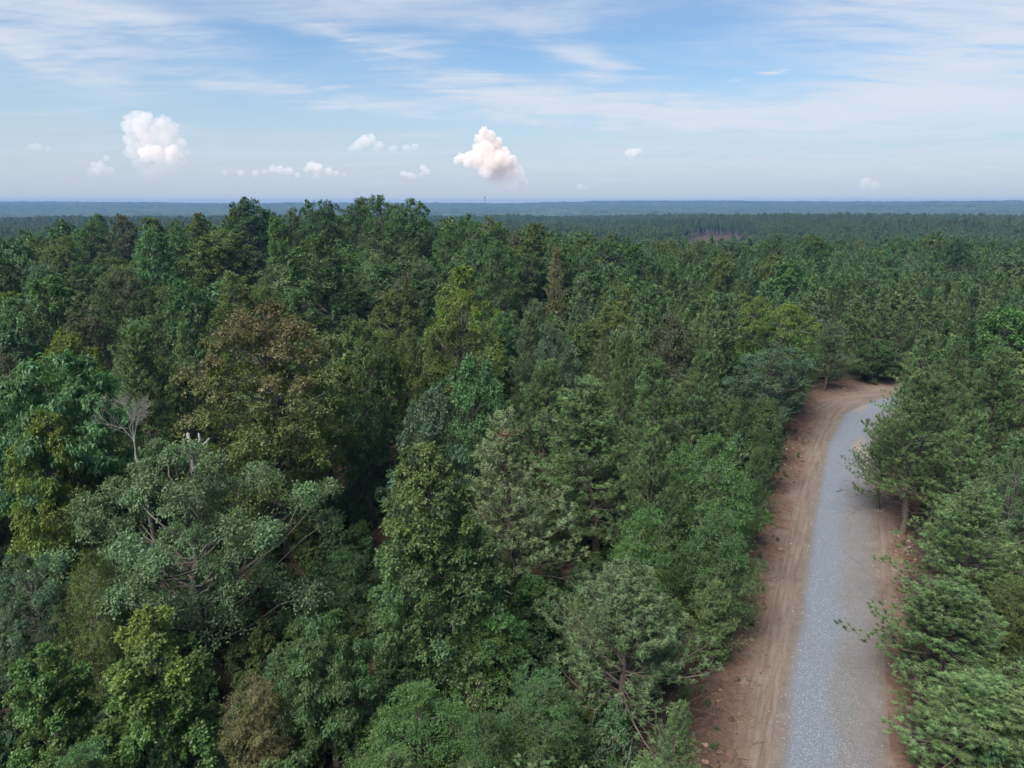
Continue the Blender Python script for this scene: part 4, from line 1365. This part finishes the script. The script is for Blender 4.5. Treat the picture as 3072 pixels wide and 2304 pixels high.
bn['label'] = 'dry rust-brown needles near the tip'

# dry leaf bundles and bare limbs on the blue-grey roadside oak
oakr = next(o for o in col.objects if o.get('label', '').startswith('blue-grey oak with pale'))
r8 = np.random.default_rng(12)
for q, (a, z, ln) in enumerate([(-1.2, 4.6, 4.4), (-0.5, 6.2, 4.2), (-1.9, 7.4, 4.0), (-2.4, 3.6, 4.2)]):
    g = Geo()
    st_ = np.array([0, 0, z - 1.0])
    en = st_ + np.array([math.cos(a) * ln, math.sin(a) * ln, 1.2])
    P_ = curve3(st_, en, .3, 7, r8, .16)
    g.tube(P_, np.linspace(.11, .03, 7), 5)
    for w_ in range(4):
        i_ = 3 + w_ % 4
        g.tube(curve3(P_[i_], P_[i_] + r8.normal(0, .7, 3) + np.array([0, 0, -.2]), .1, 4, r8, .05), [.04, .03, .02, .012], 4)
    obj('bare_limb', g.mesh('bare_limb', M['dead_wood'], True), oakr)
g = Geo()
k = 420
c_ = np.column_stack([r8.normal(.3, .45, k), r8.normal(-5.0, .4, k), r8.uniform(1.4, 3.2, k)])
blades(g, c_, unit(r8.normal(0, .4, (k, 3)) + np.array([0, 0, -1.0])), unit(r8.normal(0, 1, (k, 3))), r8.uniform(.2, .35, k), r8.uniform(.08, .14, k), np.column_stack([r8.uniform(0, 1, k)] * 3))
m2, t = mat('dry_leaf')
f = t.n('ShaderNodeSeparateXYZ', ins={0: t.n('ShaderNodeAttribute', attribute_name='leafvar').outputs['Vector']}).outputs[0]
p = t.n('ShaderNodeBsdfPrincipled', ins={'Base Color': t.ramp(f, [(0.0, (.11, .075, .03)), (1.0, (.24, .17, .07))]), 'Roughness': 0.8})
t.link(p.outputs[0], t.n('ShaderNodeOutputMaterial').inputs[0])
db = obj('dry_foliage', g.mesh('dry_foliage', m2), oakr)
db['label'] = 'hanging bunch of dry tan leaves low on the oak'


# ------------------------------------------------------------------ litter on the verge
def on_road(s, o):
    i_ = int(np.clip(s / 0.25, 0, len(RS) - 1))
    return RP[i_, 0] + RN[i_, 0] * o, RP[i_, 1] + RN[i_, 1] * o


s_of = lambda y: float(RS[np.argmin(np.abs(RP[:, 1] - y))])
BR = [  # along (by northing), offset, length, turn, label
    (97.0, 9.6, 3.6, 0.25, 'long pale branch lying on the red bank inside the bend'),
    (103.5, 13.0, 2.6, -0.1, 'short pale log at the edge of the trees beyond the bend'),
    (62.0, 7.6, 2.2, 1.9, 'thin stick on the clay bank by the large feathery tree'),
    (70.0, 0.4, 1.0, 0.5, 'small dark twig lying on the fresh gravel'),
    (66.0, -1.3, 0.8, 2.2, 'dark scrap of branch on the worn gravel lane'),
    (52.0, -4.7, 2.4, 1.3, 'bent branch on the clay opposite, under the wide bushy pine'),
    (38.5, 7.0, 2.0, 0.1, 'reddish broken root on the bank near the open grey pine'),
    (90.0, 9.0, 1.8, 0.9, 'crooked stick on the bank below the blue-grey roadside oak')]
for q, (yn, of, ln, tr, lab) in enumerate(BR):
    x, y = on_road(s_of(yn), of)
    r7 = np.random.default_rng(70 + q)
    g = Geo()
    P_ = curve3(np.array([-ln / 2, 0, .06]), np.array([ln / 2, 0, .10]), .06, 7, r7, .035 * ln)
    th = .028 + .018 * ln
    g.tube(P_, np.linspace(th, th * .4, 7), 6)
    g2 = Geo()
    g2.tube(curve3(P_[4], P_[4] + np.array([.25 * ln, .22 * ln, .12]), .03, 4, r7, .02), np.linspace(th * .55, th * .2, 4), 5)
    root = bpy.data.objects.new('fallen_branch', None)
    col.objects.link(root)
    zb = 0.12 if abs(of) < 3 else 0.22
    root.location = (x, y, zb)
    root.rotation_euler = (0, 0, tr)
    wood = OB if 'dark' in lab or 'bent' in lab else (PB if 'reddish' in lab else M['dead_wood'])
    obj('stem', g.mesh('branch_stem', wood, True), root)
    obj('side_shoot', g2.mesh('branch_shoot', wood, True), root)
    tag(root, lab, 'branch', 'branches lying along the road')

# clods of clay and small stones pushed up along the edges
g = Geo()
ico = [(0, 0, 1)] + [(.89 * math.cos(a * 1.2566), .89 * math.sin(a * 1.2566), .45) for a in range(5)] + [(.89 * math.cos(a * 1.2566 + .628), .89 * math.sin(a * 1.2566 + .628), -.45) for a in range(5)]
ico = np.array(ico)
itri = [(0, 1 + a, 1 + (a + 1) % 5) for a in range(5)] + [(1 + a, 6 + a, 1 + (a + 1) % 5) for a in range(5)] + [(1 + (a + 1) % 5, 6 + a, 6 + (a + 1) % 5) for a in range(5)]
r6 = np.random.default_rng(66)
for q in range(3800):
    s = r6.uniform(40, 175)
    i_ = int(s / .25)
    left = r6.uniform() < .7
    wd_ = RP[i_, 2] if left else RP[i_, 3]
    fr = 1 - abs(r6.normal(0, .17))
    o_ = wd_ * fr * (1 if left else -1)
    if (left and o_ < GL + .8) or (not left and o_ > GR - .3):
        continue
    x, y = on_road(s, o_)
    if vnoise(np.array([x / 2.2]), np.array([y / 2.2]), 5)[0] < -.15:
        continue
    sz = min(.30, .035 + r6.exponential(.045))
    v = ico * r6.uniform(.65, 1.2, (11, 3)) * sz * np.array([1, 1, .7])
    z = .06 + .30 * math.exp(-((fr - .93) / .12) ** 2)
    g.add(v + np.array([x, y, z]), tris=itri, attr=np.array([r6.uniform(), .5, .5]))
m_, t = mat('clay_clod')
f = t.n('ShaderNodeSeparateXYZ', ins={0: t.n('ShaderNodeAttribute', attribute_name='leafvar').outputs['Vector']}).outputs[0]
p = t.n('ShaderNodeBsdfPrincipled', ins={'Base Color': t.ramp(f, [(0.0, (.045, .028, .02)), (.55, (.15, .08, .052)), (.9, (.22, .14, .10)), (1.0, (.27, .22, .18))]), 'Roughness': 0.95})
t.link(p.outputs[0], t.n('ShaderNodeOutputMaterial').inputs[0])
o = obj('clay_rubble', g.mesh('clay_rubble', m_))
tag(o, 'loose clods of red clay and stones along the road banks', 'rubble', kind='stuff')

# loose grey stones kicked off the gravel
g = Geo()
for q in range(2200):
    s = r6.uniform(45, 150)
    sd_ = r6.uniform() < .6
    o_ = (2.1 + abs(r6.normal(0, .9))) if sd_ else -(2.3 + abs(r6.normal(0, .6)))
    x, y = on_road(s, o_)
    sz = min(.09, .018 + r6.exponential(.016))
    v = ico * r6.uniform(.65, 1.2, (11, 3)) * sz * np.array([1, 1, .7])
    g.add(v + np.array([x, y, .05]), tris=itri, attr=np.array([r6.uniform(), .5, .5]))
m_, t = mat('loose_stone')
f = t.n('ShaderNodeSeparateXYZ', ins={0: t.n('ShaderNodeAttribute', attribute_name='leafvar').outputs['Vector']}).outputs[0]
p = t.n('ShaderNodeBsdfPrincipled', ins={'Base Color': t.ramp(f, [(0.0, (.08, .085, .095)), (.6, (.17, .185, .21)), (1.0, (.26, .27, .29))]), 'Roughness': 0.9})
t.link(p.outputs[0], t.n('ShaderNodeOutputMaterial').inputs[0])
o = obj('loose_gravel', g.mesh('loose_gravel', m_))
tag(o, 'loose grey stones scattered along both edges of the gravel', 'gravel', kind='stuff')

# broken twigs and roots raked up on the banks
g = Geo()
for q in range(700):
    s = r6.uniform(45, 172)
    i_ = int(s / .25)
    sd_ = r6.uniform() < .68
    fr = 1.0 - abs(r6.normal(0, .13))
    o_ = RP[i_, 2] * fr if sd_ else -RP[i_, 3] * fr
    if -3.4 < o_ < 3.4:
        continue
    x, y = on_road(s, o_)
    ln = r6.uniform(.25, 1.1)
    a_ = r6.uniform(0, 6.28)
    z = .08 + .30 * math.exp(-((fr - .93) / .12) ** 2)
    p0 = np.array([x, y, z])
    p1 = p0 + np.array([math.cos(a_) * ln, math.sin(a_) * ln, r6.uniform(-.04, .12)])
    g.tube(curve3(p0, p1, .04, 4, r6, .05), np.linspace(.02, .008, 4) * r6.uniform(.7, 1.6), 4, False)
o = obj('brush_debris', g.mesh('brush_debris', OB))
tag(o, 'broken twigs and roots strewn on the clay banks', 'debris', kind='stuff')

# ------------------------------------------------------------------ radio mast on the horizon
m_, t = mat('galvanised_steel')
p = t.n('ShaderNodeBsdfPrincipled', ins={'Base Color': (.16, .17, .19, 1), 'Roughness': 0.5, 'Metallic': 0.4})
t.link(p.outputs[0], t.n('ShaderNodeOutputMaterial').inputs[0])
mx_, my_ = -62.0, 1650.0
mz = gz(mx_, my_)
MT = 45.5 - mz
root = bpy.data.objects.new('radio_mast', None)
col.objects.link(root)
root.location = (mx_, my_, mz)
tag(root, 'thin lattice radio mast rising above the far horizon', 'mast')
hw_ = lambda z: 1.9 * (1 - z / MT) + 0.55
for a in range(3):
    g = Geo()
    an = a * 2.0944
    g.tube(np.array([(hw_(z) * math.cos(an), hw_(z) * math.sin(an), z) for z in np.linspace(0, MT, 8)]), .22, 5)
    obj('leg', g.mesh('mast_leg', m_, True), root)
g = Geo()
zs = np.linspace(0, MT, 22)
for q in range(21):
    for a in range(3):
        A_, B_ = a * 2.0944, (a + 1) * 2.0944
        p0 = np.array([hw_(zs[q]) * math.cos(A_), hw_(zs[q]) * math.sin(A_), zs[q]])
        p1 = np.array([hw_(zs[q + 1]) * math.cos(B_), hw_(zs[q + 1]) * math.sin(B_), zs[q + 1]])
        g.tube(np.array([p0, p1]), .10, 3, False)
obj('bracing', g.mesh('mast_bracing', m_, True), root)
for a in range(3):
    g = Geo()
    an = a * 2.0944 + .5
    g.tube(np.array([(1.3 * math.cos(an), 1.3 * math.sin(an), MT - 4.5), (1.3 * math.cos(an), 1.3 * math.sin(an), MT - 1.5)]), .45, 6)
    obj('antenna', g.mesh('mast_antenna', m_, True), root)

# ------------------------------------------------------------------ cumulus towers, far outside the haze
m_, t = mat('cloud_vapour')
gen = t.n('ShaderNodeTexCoord').outputs['Generated']
zz = t.n('ShaderNodeSeparateXYZ', ins={0: gen}).outputs[2]
pos = t.n('ShaderNodeTexCoord').outputs['Object']
nz = t.noise(pos, 0.004, 4.0, 0.6)
lo = t.n('ShaderNodeAttribute', attribute_type='OBJECT', attribute_name='haze_fade').outputs['Fac']
mxo = t.n('ShaderNodeAttribute', attribute_type='OBJECT', attribute_name='thickness').outputs['Fac']
dens = t.m('MULTIPLY', t.rng(t.m('ADD', zz, t.m('MULTIPLY', t.m('SUBTRACT', nz, 0.5), 0.5)), 0.0, lo), mxo)  # density thinned towards the base, standing in for haze over the cloud's foot
vs = t.n('ShaderNodeVolumePrincipled', ins={'Color': (.925, .868, .835, 1), 'Density': dens, 'Anisotropy': 0.0})
t.link(vs.outputs[0], t.n('ShaderNodeOutputMaterial').inputs['Volume'])
M['cloud'] = m_


def sphere_dirs(n1, n2):
    th = np.linspace(0, math.pi, n1)
    ph = np.arange(n2) * 2 * math.pi / n2
    return np.stack([np.sin(th)[:, None] * np.cos(ph)[None], np.sin(th)[:, None] * np.sin(ph)[None], np.cos(th)[:, None] + 0 * ph[None]], -1)


def cumulus(name, blobs, dist, seed, label, thin, thick, detail=3):
    """blobs: (px, py, radius px) of the main masses seen from the valley, grown into cauliflower heads"""
    r5 = np.random.default_rng(seed)
    sc = dist / 705.0
    balls = []
    for bx, by, br in blobs:
        u_, v_ = (bx - 512) / 705.0, (384 - by) / 705.0
        fy = math.cos(R(PITCH)) + v_ * math.sin(R(PITCH))
        c0 = np.array([u_ / fy * dist, r5.normal(0, br * .4) * sc, (-math.sin(R(PITCH)) + v_ * math.cos(R(PITCH))) / fy * dist])
        balls.append((c0, br * sc))
        kids = [(c0, br * sc)]
        for lv in range(detail - 1):
            nk = []
            for c_, r_ in kids:
                for _ in range(7 if lv == 0 else 5):
                    d = unit(r5.normal(0, 1, 3) + np.array([0, -.35, .35]))
                    rr_ = r_ * r5.uniform(.30, .52)
                    nk.append((c_ + d * (r_ * .93 - rr_ * .25), rr_))
            balls += nk
            kids = nk
    cen = np.mean([b_[0] for b_ in balls], axis=0)
    D = sphere_dirs(6, 8)
    g = Geo()
    n1, n2 = D.shape[:2]
    i, j = np.meshgrid(np.arange(n1 - 1), np.arange(n2), indexing='ij')
    q = np.stack([i * n2 + j, (i + 1) * n2 + j, (i + 1) * n2 + (j + 1) % n2, i * n2 + (j + 1) % n2], -1).reshape(-1, 4)
    for c_, r_ in balls:
        g.add((c_ - cen) + (D * r_ * np.array([1, 1, .92])).reshape(-1, 3) * (1 + .06 * r5.normal(0, 1, (n1 * n2, 1))), q)
    o = obj(name, g.mesh(name, M['cloud'], True), None, (cen[0], dist, CAM_Z + cen[2]))
    o['haze_fade'] = float(thin)
    o['thickness'] = float(thick) * 0.0075
    rm = o.modifiers.new('skin', 'REMESH')
    rm.mode = 'VOXEL'
    rm.voxel_size = max(o.dimensions) / (190.0 if len(blobs) > 8 else 80.0)
    tag(o, label, 'cloud', 'cumulus clouds over the horizon')
    return o


cumulus('cumulus_cloud', [(484, 132, 5), (491, 135, 5), (481, 139, 6), (489, 143, 8), (497, 144, 6), (478, 150, 6), (487, 152, 9), (498, 153, 9), (505, 151, 4), (470, 156, 5), (462, 158, 5), (457, 160, 4),
         (468, 163, 5), (480, 161, 9), (492, 163, 10), (504, 162, 9), (513, 161, 5), (486, 171, 8), (498, 172, 10), (510, 171, 9), (519, 170, 5), (495, 181, 8), (507, 181, 9), (518, 180, 8), (525, 182, 4), (512, 188, 7), (522, 188, 5)],
        17000, 1, 'tall bright cauliflower cloud tower beside the radio mast', .62, 1.1)
cumulus('cumulus_cloud', [(129, 119, 6), (138, 117, 7), (147, 119, 7), (158, 123, 6), (166, 122, 6), (172, 128, 6), (131, 129, 8), (144, 129, 9), (157, 131, 9), (168, 133, 8), (128, 139, 6), (138, 140, 9), (152, 141, 10), (166, 142, 9),
         (176, 139, 5), (182, 143, 5), (135, 151, 8), (148, 152, 10), (163, 152, 10), (177, 151, 7), (186, 152, 4), (139, 163, 9), (155, 164, 10), (171, 163, 9), (183, 161, 5), (145, 174, 8), (160, 174, 9), (175, 172, 7)],
        19000, 2, 'broad creamy cloud tower over the blue valley', .80, .30)
cumulus('cumulus_cloud', [(141, 152, 5), (148, 150, 5), (157, 152, 6), (166, 153, 5), (174, 152, 6), (180, 157, 5), (147, 157, 6), (160, 158, 7), (171, 160, 6)], 16500, 3, 'brighter low heads across the creamy tower', .8, .9)
cumulus('cumulus_cloud', [(364, 142, 6), (372, 139, 5), (358, 147, 6), (378, 148, 6), (392, 150, 5), (406, 149, 5), (414, 147, 4), (350, 150, 4)], 18500, 4, 'faint flat-based cloud between the two towers', .75, .42, 2)
cumulus('cumulus_cloud', [(312, 166, 5), (318, 169, 6), (327, 172, 5), (336, 174, 4), (306, 170, 3)], 17500, 5, 'small pinkish cloud bright on one side under the faint flat cloud', .7, .6, 2)
cumulus('cumulus_cloud', [(272, 169, 4), (280, 171, 5), (289, 172, 5), (264, 172, 3)], 17800, 6, 'low pinkish cloud next to the creamy tower', .8, .45, 2)
cumulus('cumulus_cloud', [(423, 168, 3.5), (426, 172, 4.5), (421, 175, 3)], 17200, 7, 'tiny upright pink cloud near the tall tower', .7, .6, 2)
cumulus('cumulus_cloud', [(404, 174, 3.5), (410, 176, 4), (415, 177, 3)], 17300, 8, 'tiny low pink cloud next to the upright one', .7, .5, 2)
cumulus('cumulus_cloud', [(628, 153, 3.5), (634, 152, 4), (639, 151, 3), (632, 156, 4)], 18200, 9, 'single small bright puff over the plantation side', .6, .6, 2)
cumulus('cumulus_cloud', [(100, 168, 7), (108, 172, 6), (92, 173, 6), (106, 158, 3)], 18800, 10, 'soft pink cloud next to the creamy tower toward the picture edge', .9, .30, 2)

cumulus('cumulus_cloud', [(225, 173, 3), (240, 173, 4), (256, 174, 4), (298, 176, 4), (316, 177, 4), (344, 175, 3)], 18600, 11, 'long low pinkish bank under the small clouds near the creamy tower', .9, .30, 2)
cumulus('cumulus_cloud', [(30, 147, 3), (38, 148, 4), (47, 149, 3)], 18900, 12, 'small pale wisp of cloud at the picture edge', .9, .25, 2)
cumulus('cumulus_cloud', [(580, 187, 4), (586, 189, 3)], 19500, 13, 'faint low pink puff between the tall tower and the clearing', .95, .2, 2)
cumulus('cumulus_cloud', [(866, 182, 5), (874, 187, 6), (862, 188, 4)], 19500, 14, 'faint pink cloud low over the far picture side', .95, .18, 2)

# ------------------------------------------------------------------ the air
m_, t = mat('summer_haze')
vol = t.n('ShaderNodeVolumePrincipled', ins={'Color': (.20, .39, .74, 1), 'Density': HAZE_DENSITY, 'Anisotropy': 0.0})
t.link(vol.outputs[0], t.n('ShaderNodeOutputMaterial').inputs['Volume'])
zmin = float(min(Z.min(), Zf.min())) - 1.0
zmax = float(max(46.5, Zf.max() + 1.0))
hb = 6900.0
v = np.array([(x, y, z) for z in (zmin, zmax) for y in (-hb, hb) for x in (-hb, hb)], float)
g = Geo()
g.add(v, [(0, 2, 3, 1), (4, 5, 7, 6), (0, 1, 5, 4), (2, 6, 7, 3), (0, 4, 6, 2), (1, 3, 7, 5)])
o = obj('haze', g.mesh('haze', m_))
tag(o, 'thin blue evening haze lying over the whole forest', 'haze', kind='stuff')
print('trees', len(keep), 'rest', len(rest), 'forest', len(FP), 'under', n_, 'zmax canopy', float(Zf.max()), 'haze', zmin)
